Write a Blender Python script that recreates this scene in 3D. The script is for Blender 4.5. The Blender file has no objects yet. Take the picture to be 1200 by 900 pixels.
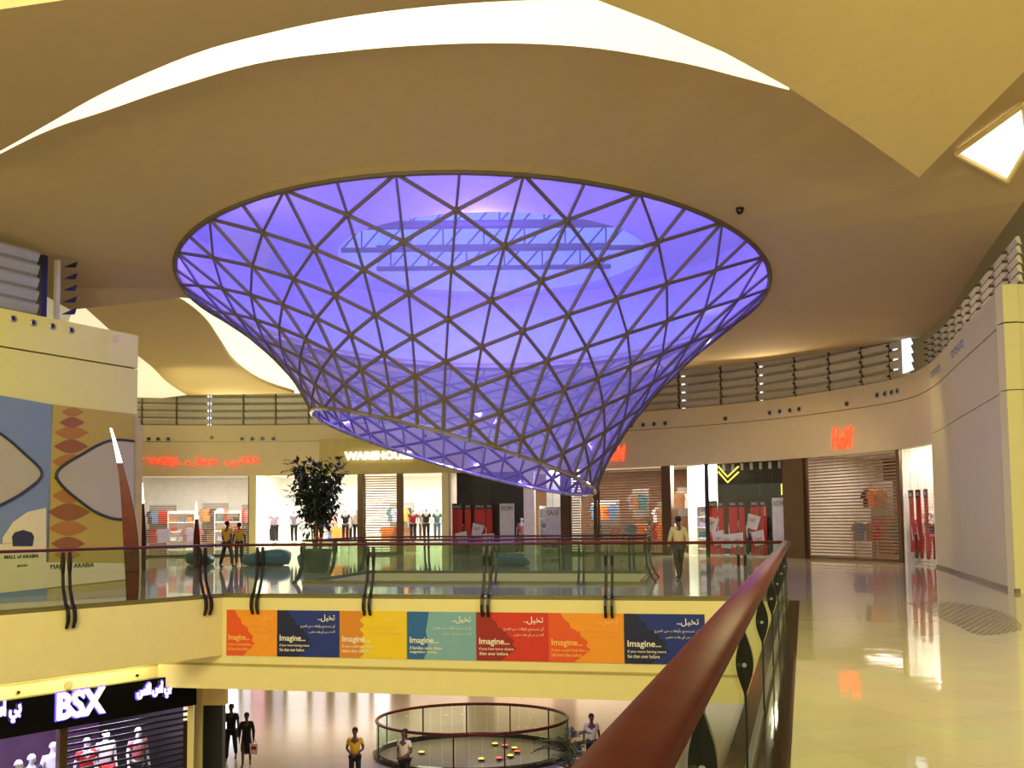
import bpy, bmesh, math, random
from mathutils import Vector, Matrix, geometry
from mathutils.bvhtree import BVHTree
random.seed(7)
PI = math.pi
scn = bpy.context.scene
COL = scn.collection

# ------------------------------------------------------------------ camera, world, lights, exposure
EYE = Vector((0, 0, 1.65))
FPX = 1050.0
PITCH, ROLL = math.radians(3.5), math.radians(-0.58)
SHY = 0.0803
CM = Matrix.Rotation(PI / 2 + PITCH, 3, 'X') @ Matrix.Rotation(ROLL, 3, 'Z')
cd = bpy.data.cameras.new('camera')
cam = bpy.data.objects.new('camera', cd)
COL.objects.link(cam)
cam.matrix_world = Matrix.Translation(EYE) @ CM.to_4x4()
cd.sensor_width = 36.0
cd.lens = 36.0 * FPX / 1200.0
cd.shift_y = SHY
cd.clip_start, cd.clip_end = 0.05, 300
scn.camera = cam

def C(r, g, b):
    f = lambda v: (v / 255 / 12.92) if v / 255 <= .04045 else ((v / 255 + .055) / 1.055) ** 2.4
    return (f(r), f(g), f(b), 1.0)

w = bpy.data.worlds.new('world')
scn.world = w
w.use_nodes = True
w.node_tree.nodes['Background'].inputs[0].default_value = (1.0, 0.90, 0.49, 1)
w.node_tree.nodes['Background'].inputs[1].default_value = 0.80
scn.view_settings.view_transform = 'Standard'
scn.view_settings.look = 'None'
scn.view_settings.exposure = 0.0
scn.view_settings.gamma = 1.0
scn.view_settings.use_curve_mapping = False

def light(name, kind, loc, power, color, size=.3, size_y=None, aim=None, spot=None):
    d = bpy.data.lights.new(name, kind)
    d.energy = power
    d.color = color
    if kind == 'AREA':
        d.shape = 'RECTANGLE'
        d.size = size
        d.size_y = size_y or size
    else:
        d.shadow_soft_size = size
    if spot:
        d.spot_size = spot
        d.spot_blend = .6
    o = bpy.data.objects.new(name, d)
    COL.objects.link(o)
    o.location = loc
    if aim is not None:
        o.rotation_euler = (Vector(aim) - Vector(loc)).to_track_quat('-Z', 'Y').to_euler()
    return o

WARM = (1.0, .90, .45)
VIOLET = (.20, .13, 1.0)
# funnel: violet flood lamps round the throat and above the rim
for a, r, z, p in ((-90, 6.9, 9.6, 460), (-20, 6.9, 9.2, 400), (200, 6.9, 9.3, 400), (90, 6.0, 9.0, 560), (0, .1, 9.9, 420), (-60, .9, 6.0, 480), (170, 1.6, 6.6, 380)):
    light('violet_flood', 'POINT', (-1 + r * math.cos(math.radians(a)), 26 + r * math.sin(math.radians(a)), z), p, VIOLET, .12)
# fill lights added for the upper hall, no real fittings
light('hall_fill', 'AREA', (3.5, 8.5, 7.8), 420, WARM, 3, 3, (3.5, 9.5, 0))
light('hall_fill', 'AREA', (-6, 4.0, 8.5), 1500, WARM, 6, 4, (-3, 20, -1.5))
light('hall_fill', 'SPOT', (8, -2, 6.0), 2600, WARM, .3, None, (13.2, 19.5, 3.5), .6)
light('hall_fill', 'SPOT', (1, -2, 6.0), 3400, (1, .86, .5), .3, None, (12.2, 23.5, 3.0), .75)
# fill spots added to brighten the ceiling, aimed up from the wall tops
for q, p_, t_ in (((-14, 44.6), 300, (-9, 34, 9)), ((-3, 44.2), 260, (-2, 37, 9)), ((6.0, 40.6), 300, (4.5, 34, 9)), ((10.6, 36.8), 300, (7.5, 31, 9)), ((-11.5, 21.8), 260, (-9, 22, 9))):
    light('ceiling_fill', 'SPOT', (q[0], q[1], 6.55), p_, (1, .82, .52), .1, None, t_, 2.2)
for q in ((10.5, 27.5), (8.5, 31.5)):  # more added fill spots, for the far shutters and the left side
    light('hall_fill', 'SPOT', (q[0], q[1], 7.7), 420, (1, .76, .45), .12, None, (q[0] + 2.2, q[1] + 4, 2), 1.6)
light('hall_fill', 'SPOT', (-9.5, 9, 6.0), 900, WARM, .15, None, (-11.3, 22, 3.6), .9)
light('hall_fill', 'SPOT', (-15.8, 33, 5.5), 1400, (1, .93, .58), .12, None, (-10, 45, 5), 1.3)
# lower concourse: fill lights added under its soffit
light('concourse_fill', 'AREA', (-6, 33, -2.1), 420, (1, .85, .7), 6, 4, (-6, 33.1, -6))
light('concourse_fill', 'AREA', (2, 40, -2.1), 420, (1, .8, .65), 8, 4, (2, 40.1, -6))
light('concourse_fill', 'AREA', (-1, 23.0, -2.1), 200, (1, .8, .6), 6, 2, (-1, 23.1, -6))

# ------------------------------------------------------------------ survey helpers (sight lines -> places in the hall)
def ray(px, py):
    v = Vector(((px - 600) / FPX, (450 - py + SHY * 1200) / FPX, -1.0))
    return CM @ v
def atY(px, py, Y):
    d = ray(px, py); return EYE + d * (Y / d.y)
def atZ(px, py, z):
    d = ray(px, py); return EYE + d * ((z - EYE.z) / d.z)
def hz(px):
    return 610.5 + .0101 * (px - 600)

# ------------------------------------------------------------------ materials
def mat(name, col, rough=.6, metal=0.0, emit=None, es=1.0, var=.06, scale=3.0, bump=0.0, coat=0.0, spec=.5):
    m = bpy.data.materials.new(name)
    m.use_nodes = True
    nt = m.node_tree
    b = nt.nodes['Principled BSDF']
    b.inputs['Roughness'].default_value = rough
    b.inputs['Metallic'].default_value = metal
    b.inputs['Specular IOR Level'].default_value = spec
    b.inputs['Coat Weight'].default_value = coat
    tc = nt.nodes.new('ShaderNodeTexCoord')
    n = nt.nodes.new('ShaderNodeTexNoise')
    n.inputs['Scale'].default_value = scale
    n.inputs['Detail'].default_value = 4
    nt.links.new(tc.outputs['Object'], n.inputs['Vector'])
    r = nt.nodes.new('ShaderNodeValToRGB')
    r.color_ramp.elements[0].position = .3
    r.color_ramp.elements[1].position = .7
    r.color_ramp.elements[0].color = tuple(c * (1 - var) for c in col[:3]) + (1,)
    r.color_ramp.elements[1].color = tuple(min(1, c * (1 + var)) for c in col[:3]) + (1,)
    nt.links.new(n.outputs['Fac'], r.inputs['Fac'])
    nt.links.new(r.outputs['Color'], b.inputs['Base Color'])
    if bump:
        bp = nt.nodes.new('ShaderNodeBump')
        bp.inputs['Strength'].default_value = bump
        bp.inputs['Distance'].default_value = .02
        nt.links.new(n.outputs['Fac'], bp.inputs['Height'])
        nt.links.new(bp.outputs['Normal'], b.inputs['Normal'])
    if emit:
        b.inputs['Emission Color'].default_value = tuple(emit[:3]) + (1,)
        b.inputs['Emission Strength'].default_value = es
    return m

def glassy(name, tint, gloss=.06, frost=0.0, frostcol=(1, 1, 1, 1), rough=.02):
    m = bpy.data.materials.new(name)
    m.use_nodes = True
    nt = m.node_tree
    nt.nodes.clear()
    out = nt.nodes.new('ShaderNodeOutputMaterial')
    tr = nt.nodes.new('ShaderNodeBsdfTransparent')
    tr.inputs[0].default_value = tint
    last = tr.outputs[0]
    if frost:
        di = nt.nodes.new('ShaderNodeBsdfDiffuse'); di.inputs[0].default_value = frostcol
        tl = nt.nodes.new('ShaderNodeBsdfTranslucent'); tl.inputs[0].default_value = frostcol
        mx = nt.nodes.new('ShaderNodeMixShader'); mx.inputs[0].default_value = .6
        nt.links.new(di.outputs[0], mx.inputs[1]); nt.links.new(tl.outputs[0], mx.inputs[2])
        m2 = nt.nodes.new('ShaderNodeMixShader')
        tc = nt.nodes.new('ShaderNodeTexCoord')
        nz = nt.nodes.new('ShaderNodeTexNoise'); nz.inputs['Scale'].default_value = .35
        mr = nt.nodes.new('ShaderNodeMapRange')
        mr.inputs['To Min'].default_value = frost * .75; mr.inputs['To Max'].default_value = frost * 1.25
        nt.links.new(tc.outputs['Object'], nz.inputs['Vector'])
        nt.links.new(nz.outputs['Fac'], mr.inputs['Value'])
        nt.links.new(mr.outputs['Result'], m2.inputs[0])
        nt.links.new(last, m2.inputs[1]); nt.links.new(mx.outputs[0], m2.inputs[2])
        last = m2.outputs[0]
    gl = nt.nodes.new('ShaderNodeBsdfGlossy'); gl.inputs['Roughness'].default_value = rough
    lw = nt.nodes.new('ShaderNodeLayerWeight'); lw.inputs['Blend'].default_value = .25
    ma = nt.nodes.new('ShaderNodeMath'); ma.operation = 'MULTIPLY_ADD'
    ma.inputs[1].default_value = .18; ma.inputs[2].default_value = gloss
    nt.links.new(lw.outputs['Fresnel'], ma.inputs[0])
    m3 = nt.nodes.new('ShaderNodeMixShader')
    nt.links.new(ma.outputs[0], m3.inputs[0])
    nt.links.new(last, m3.inputs[1]); nt.links.new(gl.outputs[0], m3.inputs[2])
    nt.links.new(m3.outputs[0], out.inputs[0])
    return m

def floor_mat(name, col, rough, tile=.6, seam=.93):
    m = bpy.data.materials.new(name)
    m.use_nodes = True
    nt = m.node_tree
    b = nt.nodes['Principled BSDF']
    tc = nt.nodes.new('ShaderNodeTexCoord')
    mp = nt.nodes.new('ShaderNodeMapping'); mp.inputs['Rotation'].default_value = (0, 0, -.314)
    br = nt.nodes.new('ShaderNodeTexBrick')
    br.offset = 0
    br.inputs['Scale'].default_value = 1.0
    br.inputs['Brick Width'].default_value = tile
    br.inputs['Row Height'].default_value = tile
    br.inputs['Mortar Size'].default_value = .003
    br.inputs['Color1'].default_value = col
    br.inputs['Color2'].default_value = tuple(c * .95 for c in col[:3]) + (1,)
    br.inputs['Mortar'].default_value = tuple(c * seam * .8 for c in col[:3]) + (1,)
    nt.links.new(tc.outputs['Object'], mp.inputs['Vector'])
    nt.links.new(mp.outputs[0], br.inputs['Vector'])
    nz = nt.nodes.new('ShaderNodeTexNoise'); nz.inputs['Scale'].default_value = 1.2; nz.inputs['Detail'].default_value = 6
    nt.links.new(tc.outputs['Object'], nz.inputs['Vector'])
    mx = nt.nodes.new('ShaderNodeMixRGB'); mx.blend_type = 'MULTIPLY'; mx.inputs[0].default_value = .25
    nt.links.new(br.outputs['Color'], mx.inputs[1]); nt.links.new(nz.outputs['Color'], mx.inputs[2])
    nt.links.new(mx.outputs[0], b.inputs['Base Color'])
    b.inputs['Roughness'].default_value = rough
    b.inputs['IOR'].default_value = 1.6
    n2 = nt.nodes.new('ShaderNodeTexNoise'); n2.inputs['Scale'].default_value = 2.2
    nt.links.new(tc.outputs['Object'], n2.inputs['Vector'])
    bp = nt.nodes.new('ShaderNodeBump'); bp.inputs['Strength'].default_value = .2; bp.inputs['Distance'].default_value = .01
    nt.links.new(n2.outputs['Fac'], bp.inputs['Height'])
    nt.links.new(bp.outputs[0], b.inputs['Normal'])
    return m

M = {}
M['wall'] = mat('cream_plaster', C(206, 196, 136), .7, var=.02)
M['wall_grey'] = mat('grey_cream_plaster', C(200, 184, 140), .7, var=.02)
M['fascia'] = mat('fascia_paint', C(232, 216, 150), .6, var=.02)
M['ceiling'] = mat('ceiling_plaster', C(196, 172, 124), .85, var=.02)
M['wedge'] = mat('ceiling_cream', C(246, 222, 150), .85, var=.02)
M['slot'] = mat('slot_glow_white', C(240, 236, 215), .8, emit=(1, .97, .74), es=1.0, var=.01)  # glows by itself in place of cove light falling on it
M['slot2'] = mat('lit_cream_glow', C(240, 230, 190), .8, emit=(1, .93, .62), es=.75, var=.01)  # brightness of a lit wall put in as glow
M['sky'] = mat('skylight_gap_glow', C(250, 250, 245), .6, emit=(1, 1, .92), es=1.6, var=.0)
M['floor'] = floor_mat('polished_cream_stone', C(212, 202, 158), .045)
M['floor_low'] = floor_mat('polished_grey_stone', C(176, 164, 150), .17, 1.2)
M['granite'] = mat('dark_granite', C(52, 42, 30), .08, var=.4, scale=30)
M['granite2'] = mat('brown_inlay', C(120, 105, 75), .12, var=.15, scale=20)
M['rail'] = mat('red_brown_timber', C(92, 34, 24), .42, var=.15, scale=8, coat=.0, spec=.22)
M['steel'] = mat('brown_steel', C(70, 48, 34), .35, .7)
M['bronze'] = mat('bronze_frame', C(96, 74, 50), .3, .6)
M['shutter'] = mat('bronze_slats', C(140, 112, 84), .34, .5)
M['shutter_w'] = mat('white_slats', C(225, 215, 205), .35, .1)
M['channel'] = mat('olive_channel', C(120, 110, 60), .4, .3)
M['glass'] = glassy('rail_glass', (.86, .92, .84, 1), .02)
M['pane'] = glassy('shop_glass', (.95, .96, .95, 1), .03)
M['funnel'] = glassy('violet_lit_glass', (.78, .76, .98, 1), .03, .21, (.80, .80, 1, 1), .08)
M['strut'] = mat('dark_strut_paint', C(92, 80, 76), .55, .0)
M['clip'] = mat('black_plates', C(26, 18, 14), .4, .2)
M['drum'] = mat('drum_white', C(215, 215, 225), .8)
M['dark'] = mat('near_black', C(22, 20, 20), .4)
M['black'] = mat('black_gloss', C(8, 8, 9), .15)
M['louver'] = mat('louver_grey', C(186, 176, 150), .45, .2)
M['louver_l'] = mat('louver_steel', C(170, 172, 172), .35, .4)
M['white'] = mat('white_paint', C(235, 232, 225), .6)
M['led'] = mat('blue_white_gap', C(220, 230, 255), .5, emit=(.75, .85, 1), es=1.3)
M['tip'] = mat('lamp_tip', C(255, 252, 240), .4, emit=(1, .97, .85), es=3.0)
M['red_sign'] = mat('red_sign_face', C(230, 40, 20), .4, emit=(1, .06, .02), es=1.5)
M['hm_sign'] = mat('orange_red_sign_face', C(240, 50, 20), .4, emit=(1, .085, .02), es=1.6)
M['white_sign'] = mat('white_sign_face', C(255, 255, 250), .4, emit=(1, .99, .92), es=2.2)
M['blue_sign'] = mat('blue_white_sign_face', C(235, 235, 255), .4, emit=(.90, .88, 1), es=1.4)
M['blue_halo'] = mat('blue_halo_edge', C(80, 60, 255), .4, emit=(.12, .06, 1), es=2.5)
M['olive'] = mat('olive_panel', C(176, 158, 88), .6)
M['skin'] = mat('skin', C(96, 62, 44), .6)
M['hair'] = mat('hair', C(20, 15, 12), .7)
M['yellow_cloth'] = mat('yellow_shirt', C(214, 170, 40), .8)
M['cream_cloth'] = mat('cream_shirt', C(205, 190, 130), .8)
M['white_cloth'] = mat('white_shirt', C(215, 210, 190), .8)
M['dark_cloth'] = mat('dark_cloth', C(24, 24, 28), .85)
M['grey_cloth'] = mat('grey_trousers', C(70, 60, 45), .85)
M['teal'] = mat('teal_upholstery', C(40, 105, 112), .45, var=.1)
M['leaf'] = mat('leaf_green', C(38, 52, 18), .45, var=.4, scale=6)
M['leaf2'] = mat('fern_green', C(40, 66, 28), .45, var=.4, scale=6)
M['bark'] = mat('bark', C(130, 90, 50), .8, var=.3, scale=12)
M['pot'] = mat('planter_green', C(60, 75, 45), .4)
M['red'] = mat('red_poster', C(196, 22, 16), .5)
M['amber'] = mat('amber_reflection', C(255, 180, 60), .4, emit=(1, .55, .08), es=4)
M['redspot'] = mat('red_reflection', C(255, 60, 40), .4, emit=(1, .08, .05), es=4)
M['chrome'] = mat('chrome', C(190, 190, 190), .15, .9)

# ------------------------------------------------------------------ mesh helpers
def tag(o, label=None, cat=None, group=None, kind=None):
    if label: o['label'] = label
    if cat: o['category'] = cat
    if group: o['group'] = group
    if kind: o['kind'] = kind
    return o

def empty(name, loc, label, cat, group=None, rz=0.0):
    o = bpy.data.objects.new(name, None)
    COL.objects.link(o)
    o.empty_display_size = .2
    o.location = loc
    o.rotation_euler = (0, 0, rz)
    return tag(o, label, cat, group)

class MB:
    def __init__(s):
        s.v, s.f, s.mi = [], [], []
        s.cur = 0
    def add(s, vs, fs):
        k = len(s.v)
        s.v += [Vector(p) for p in vs]
        s.f += [tuple(i + k for i in f) for f in fs]
        s.mi += [s.cur] * len(fs)
        return s
    def box(s, c, sz, rz=0.0):
        R = Matrix.Rotation(rz, 3, 'Z')
        hx, hy, hzz = sz[0] / 2, sz[1] / 2, sz[2] / 2
        vs = [Vector(c) + R @ Vector((x * hx, y * hy, z * hzz)) for x in (-1, 1) for y in (-1, 1) for z in (-1, 1)]
        return s.add(vs, [(0, 1, 3, 2), (4, 6, 7, 5), (0, 4, 5, 1), (2, 3, 7, 6), (0, 2, 6, 4), (1, 5, 7, 3)])
    def hexa(s, vs):  # 8 points: bottom 4 ring, top 4 ring
        return s.add(vs, [(3, 2, 1, 0), (4, 5, 6, 7), (0, 1, 5, 4), (1, 2, 6, 5), (2, 3, 7, 6), (3, 0, 4, 7)])
    def wallseg(s, a, b, z0, z1, t, n=None):
        a, b = Vector((a[0], a[1])), Vector((b[0], b[1]))
        d = (b - a)
        if d.length < 1e-6: return s
        if n is None:
            d.normalize(); n = Vector((-d.y, d.x))
        o = n * t
        return s.hexa([(a.x, a.y, z0), (b.x, b.y, z0), (b.x + o.x, b.y + o.y, z0), (a.x + o.x, a.y + o.y, z0),
                       (a.x, a.y, z1), (b.x, b.y, z1), (b.x + o.x, b.y + o.y, z1), (a.x + o.x, a.y + o.y, z1)])
    def prism(s, pts, off):
        n = len(pts); off = Vector(off)
        pts = [Vector(p) for p in pts]
        tris = geometry.tessellate_polygon([pts])
        vs = pts + [p + off for p in pts]
        fs = [tuple(t) for t in tris] + [tuple(i + n for i in reversed(t)) for t in tris]
        fs += [(i, (i + 1) % n, (i + 1) % n + n, i + n) for i in range(n)]
        return s.add(vs, fs)
    def poly(s, loops):
        pts = [Vector(p) for l in loops for p in l]
        return s.add(pts, [tuple(t) for t in geometry.tessellate_polygon([[Vector(p) for p in l] for l in loops])])
    def tube(s, pts, r, seg=8, cap=True, ry=None):
        pts = [Vector(p) for p in pts]
        n = len(pts)
        rs = r if isinstance(r, (list, tuple)) else [r] * n
        vs = []
        prev = None
        for i, p in enumerate(pts):
            t = (pts[min(i + 1, n - 1)] - pts[max(i - 1, 0)]).normalized()
            up = Vector((0, 0, 1)) if abs(t.z) < .95 else (prev or Vector((1, 0, 0)))
            x = t.cross(up).normalized()
            y = x.cross(t).normalized()
            prev = y
            q = ry / rs[i] if ry else 1
            for k in range(seg):
                a = 2 * PI * k / seg
                vs.append(p + x * math.cos(a) * rs[i] + y * math.sin(a) * rs[i] * q)
        fs = []
        for i in range(n - 1):
            for k in range(seg):
                fs.append((i * seg + k, i * seg + (k + 1) % seg, (i + 1) * seg + (k + 1) % seg, (i + 1) * seg + k))
        if cap:
            fs += [tuple(reversed(range(seg))), tuple(range((n - 1) * seg, n * seg))]
        return s.add(vs, fs)
    def lathe(s, prof, c, seg=20, axis=None):
        vs, n = [], len(prof)
        A = Vector(axis).to_track_quat('Z', 'Y').to_matrix() if axis else Matrix.Identity(3)
        for (r, z) in prof:
            for k in range(seg):
                a = 2 * PI * k / seg
                vs.append(Vector(c) + A @ Vector((r * math.cos(a), r * math.sin(a), z)))
        fs = [(i * seg + k, i * seg + (k + 1) % seg, (i + 1) * seg + (k + 1) % seg, (i + 1) * seg + k) for i in range(n - 1) for k in range(seg)]
        fs += [tuple(reversed(range(seg))), tuple(range((n - 1) * seg, n * seg))]
        return s.add(vs, fs)
    def blob(s, c, rad, seg=14, rings=8):
        prof = [(math.sin(PI * i / rings), -math.cos(PI * i / rings)) for i in range(rings + 1)]
        vs = [Vector(c) + Vector((rad[0] * r * math.cos(2 * PI * k / seg), rad[1] * r * math.sin(2 * PI * k / seg), rad[2] * z)) for r, z in prof for k in range(seg)]
        return s.add(vs, [(i * seg + k, i * seg + (k + 1) % seg, (i + 1) * seg + (k + 1) % seg, (i + 1) * seg + k) for i in range(rings) for k in range(seg)])
    def build(s, name, m, parent=None, smooth=False, origin=None, keep=False):
        me = bpy.data.meshes.new(name)
        if parent is not None and not keep:
            mw = parent.matrix_basis.inverted()
            pp = parent.parent
            while pp is not None:
                mw = mw @ pp.matrix_basis.inverted(); pp = pp.parent
            vs = [mw @ v for v in s.v]
        elif parent is None:
            if origin is None and s.v:
                xs = [v.x for v in s.v]; ys = [v.y for v in s.v]; zs = [v.z for v in s.v]
                origin = Vector(((min(xs) + max(xs)) / 2, (min(ys) + max(ys)) / 2, min(zs)))
            vs = [v - origin for v in s.v]
        else:
            vs = s.v
        me.from_pydata([tuple(v) for v in vs], [], s.f)
        ms = m if isinstance(m, (list, tuple)) else [m]
        for q in ms: me.materials.append(q)
        if len(ms) > 1: me.polygons.foreach_set('material_index', s.mi)
        bm = bmesh.new(); bm.from_mesh(me)
        bmesh.ops.remove_doubles(bm, verts=bm.verts, dist=1e-5)
        bmesh.ops.recalc_face_normals(bm, faces=bm.faces)
        bm.to_mesh(me); bm.free()
        if smooth: me.polygons.foreach_set('use_smooth', [True] * len(me.polygons))
        o = bpy.data.objects.new(name, me)
        COL.objects.link(o)
        if parent is not None: o.parent = parent
        else: o.location = origin
        return o

def struct(mb, name, m, smooth=False):
    return tag(mb.build(name, m, smooth=smooth, origin=Vector((0, 0, 0))), kind='structure')

# ---- writing
AR = {'ا': (0xFE8D, 2), 'أ': (0xFE83, 2), 'ب': (0xFE8F, 4), 'ت': (0xFE95, 4), 'ج': (0xFE9D, 4), 'خ': (0xFEA5, 4), 'ح': (0xFEA1, 4),
      'د': (0xFEA9, 2), 'ر': (0xFEAD, 2), 'س': (0xFEB1, 4), 'ض': (0xFEBD, 4), 'ع': (0xFEC9, 4), 'ف': (0xFED1, 4), 'ق': (0xFED5, 4),
      'ك': (0xFED9, 4), 'ل': (0xFEDD, 4), 'م': (0xFEE1, 4), 'ن': (0xFEE5, 4), 'ه': (0xFEE9, 4), 'و': (0xFEED, 2), 'ي': (0xFEF1, 4), 'ى': (0xFEEF, 2)}
def arabic(t):
    out = []
    for i, ch in enumerate(t):
        if ch not in AR: out.append(ch); continue
        base, n = AR[ch]
        pj = i > 0 and t[i - 1] in AR and AR[t[i - 1]][1] == 4
        nj = i < len(t) - 1 and t[i + 1] in AR and n == 4
        k = (3 if nj else 1) if pj else (2 if nj else 0)
        out.append(chr(base + k))
    return ''.join(reversed(out))

def text_mesh(body, bold=0.0, extrude=.05, shear=0.0):
    c = bpy.data.curves.new('t', 'FONT')
    c.body = body; c.size = 1; c.extrude = extrude; c.offset = bold; c.shear = shear
    c.resolution_u = 3
    o = bpy.data.objects.new('t', c)
    COL.objects.link(o)
    me = bpy.data.meshes.new_from_object(o.evaluated_get(bpy.context.evaluated_depsgraph_get()))
    bpy.data.objects.remove(o); bpy.data.curves.remove(c)
    vs = [v.co.copy() for v in me.vertices]
    fs = [tuple(p.vertices) for p in me.polygons]
    bpy.data.meshes.remove(me)
    return vs, fs

def put_text(mb, body, P, R, N, width=None, height=None, depth=.03, bold=0.0, shear=0.0):
    """lower left corner at P, along unit R, facing unit N."""
    vs, fs = text_mesh(body, bold, .5, shear)
    if not vs: return mb
    x0 = min(v.x for v in vs); x1 = max(v.x for v in vs); y0 = min(v.y for v in vs); y1 = max(v.y for v in vs)
    sx = width / (x1 - x0) if width else None
    sy = height / (y1 - y0) if height else None
    sx = sx or sy; sy = sy or sx
    U = Vector((0, 0, 1))
    P, R, N = Vector(P), Vector(R), Vector(N)
    mb.add([P + R * ((v.x - x0) * sx) + U * ((v.y - y0) * sy) + N * ((v.z + .5) * depth) for v in vs], fs)
    return mb

# ------------------------------------------------------------------ plan of the hall
def catmull(P, n=8):
    P = [Vector(p) for p in P]
    out = []
    for i in range(len(P) - 1):
        p0, p1, p2, p3 = P[max(i - 1, 0)], P[i], P[i + 1], P[min(i + 2, len(P) - 1)]
        for k in range(n):
            t = k / n
            out.append(.5 * ((2 * p1) + (-p0 + p2) * t + (2 * p0 - 5 * p1 + 4 * p2 - p3) * t * t + (-p0 + 3 * p1 - 3 * p2 + p3) * t ** 3))
    out.append(P[-1])
    return out
WALL = catmull([(-27, 43.0), (-19, 45.4), (-13, 46.1), (-7, 45.9), (0, 44.6), (4, 43.2), (7.1, 41.4), (9.2, 39.9), (11.4, 37.7), (13.2, 34.8), (14.15, 32.2), (13.8, 29.2), (12.4, 24.6), (10.8, 19.4)], 8)
def perp_out(a, b):
    d = (b - a).normalized(); return Vector((-d.y, d.x))
WN = []
for i in range(len(WALL)):
    n = perp_out(WALL[max(i - 1, 0)], WALL[min(i + 1, len(WALL) - 1)])
    WN.append(n)
def offset_wall(d):
    return [WALL[i] + WN[i] * d for i in range(len(WALL))]
def hit_poly(px, poly, y=None, start=0):
    d = ray(px, y if y is not None else hz(px)); d2 = Vector((d.x, d.y)).normalized()
    for i in range(start, len(poly) - 1):
        r = geometry.intersect_line_line_2d(Vector((0, 0)), d2 * 200, poly[i], poly[i + 1])
        if r is not None: return r, i
    return None, None
def W(px): return hit_poly(px, WALL)[0]
def wseg(p0, p1, n=6):
    return [W(p0 + (p1 - p0) * k / n) for k in range(n + 1)]

# void seen from the near railing
NL = Vector((.951, -.309))
def near_line(Y): return Vector(((-.355 + .309 * Y) / .951, Y))
FA, FB = Vector((-6.6, 20.5)), Vector((2.02, 18.8))
fd = (FB - FA).normalized()
G1 = geometry.intersect_line_line_2d(FA, FA + fd * 40, near_line(0), near_line(30))
G2 = FA
ld = Vector((-3.06, -3.6)).normalized()
G3 = G2 + ld * 18.5
G0 = near_line(-2.0)
VOID_GLASS = [G0, G1, G2, G3]
def line_off(a, b, d):  # towards the left of a->b
    n = perp_out(a, b); return a + n * d, b + n * d
def inset(poly, ds):
    L = [line_off(poly[i], poly[i + 1], ds[i]) for i in range(len(poly) - 1)]
    out = [L[0][0]]
    for i in range(len(L) - 1):
        a, b = L[i]; c, d = L[i + 1]
        u, v = b - a, d - c
        out.append(geometry.intersect_line_line_2d(a - u * 3, b + u * 3, c - v * 3, d + v * 3))
    out.append(L[-1][1])
    return out
EDGE = inset(VOID_GLASS, [.2, .2, .2])            # slab edge, inside the void
# (going G0 -> G1 -> G2 -> G3 the void is on the left)
LOWEDGE = inset(VOID_GLASS, [.2, .2, -1.2])
VOID_HOLE = EDGE + [Vector((-19, -3.5)), Vector((EDGE[0].x - .3, -3.5))]
LOW_HOLE = LOWEDGE + [Vector((-21, -3.5)), Vector((EDGE[0].x - .3, -3.5))]
V2 = [Vector((3.15, 23.1)), Vector((4.1, 27.6)), Vector((-4.6, 29.4)), Vector((-5.6, 24.8))]

ORD = ('first','second','third','fourth','fifth','sixth','seventh','eighth','ninth','tenth','eleventh','twelfth','thirteenth','fourteenth','fifteenth','sixteenth','seventeenth','eighteenth','nineteenth','twentieth','twenty-first','twenty-second','twenty-third','twenty-fourth')
# ------------------------------------------------------------------ structure: floors and slab
OUT = offset_wall(8.0)
outer = [Vector((-40, -4)), Vector((24, -4)), Vector((24, 30))] + [Vector((22, 40)), Vector((14, 50)), Vector((0, 54)), Vector((-40, 54))]
def loop3(ps, z): return [(p.x, p.y, z) for p in ps]
mb = MB().poly([loop3(outer, 0), loop3(VOID_HOLE, 0), loop3(V2, 0)])
struct(mb, 'floor', M['floor'])
mb = MB().poly([loop3(outer, -2.03), loop3(LOW_HOLE, -2.03), loop3(V2, -2.03)])
struct(mb, 'ceiling_lower', M['fascia'])
mb = MB().add([(-40, -6, -6), (24, -6, -6), (24, 50, -6), (-40, 50, -6)], [(0, 1, 2, 3)])
struct(mb, 'floor_lower', M['floor_low'])
# fascias round the voids
mb = MB()
mb.wallseg(EDGE[0], EDGE[1], -2.03, -.002, -.15)
struct(mb, 'wall_void_right', M['fascia'])
E2x = LOWEDGE[2]
mb = MB()
mb.wallseg(EDGE[1], E2x, -1.47, -.002, -.15)
mb.wallseg(EDGE[1], E2x, -2.03, -1.50, -.15)
struct(mb, 'wall_void_far', M['fascia'])
mb = MB().wallseg(EDGE[1], E2x, -1.51, -1.46, .02)
struct(mb, 'trim_1', M['olive'])
mb = MB().wallseg(EDGE[2], EDGE[3], -1.28, -.002, -.15)
struct(mb, 'wall_void_left', M['fascia'])
mb = MB().poly([[(EDGE[2].x, EDGE[2].y, -1.27), (EDGE[3].x, EDGE[3].y, -1.27), (LOWEDGE[3].x, LOWEDGE[3].y, -1.27), (LOWEDGE[2].x, LOWEDGE[2].y, -1.27)]])
struct(mb, 'ceiling_cove', M['fascia'])
LA, LB = LOWEDGE[2], LOWEDGE[3]
mb = MB().wallseg(LA, LB, -1.50, -1.27, -.15)
mb.wallseg(LA, LB, -1.86, -1.53, -.15)
struct(mb, 'wall_recess_left', M['fascia'])
struct(MB().wallseg(LA, LB, -1.54, -1.49, .03), 'trim_2', M['olive'])
lmid = (LA + LA + ld * 9) / 2
cn = perp_out(LA, LB)
for k in range(3):
    p = LA + ld * (1.4 + 2.6 * k) + cn * .5
    q = LA + ld * (1.4 + 2.6 * k)
    light('cove_lamp', 'AREA', (p.x, p.y, -1.30), 26, (1, .9, .5), 2.4, .1, (q.x, q.y, -1.7))
for k in range(4):
    a, b = V2[k], V2[(k + 1) % 4]
    struct(MB().wallseg(a, b, -2.03, -.002, -.15), 'wall_void_back', M['fascia'])

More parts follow.
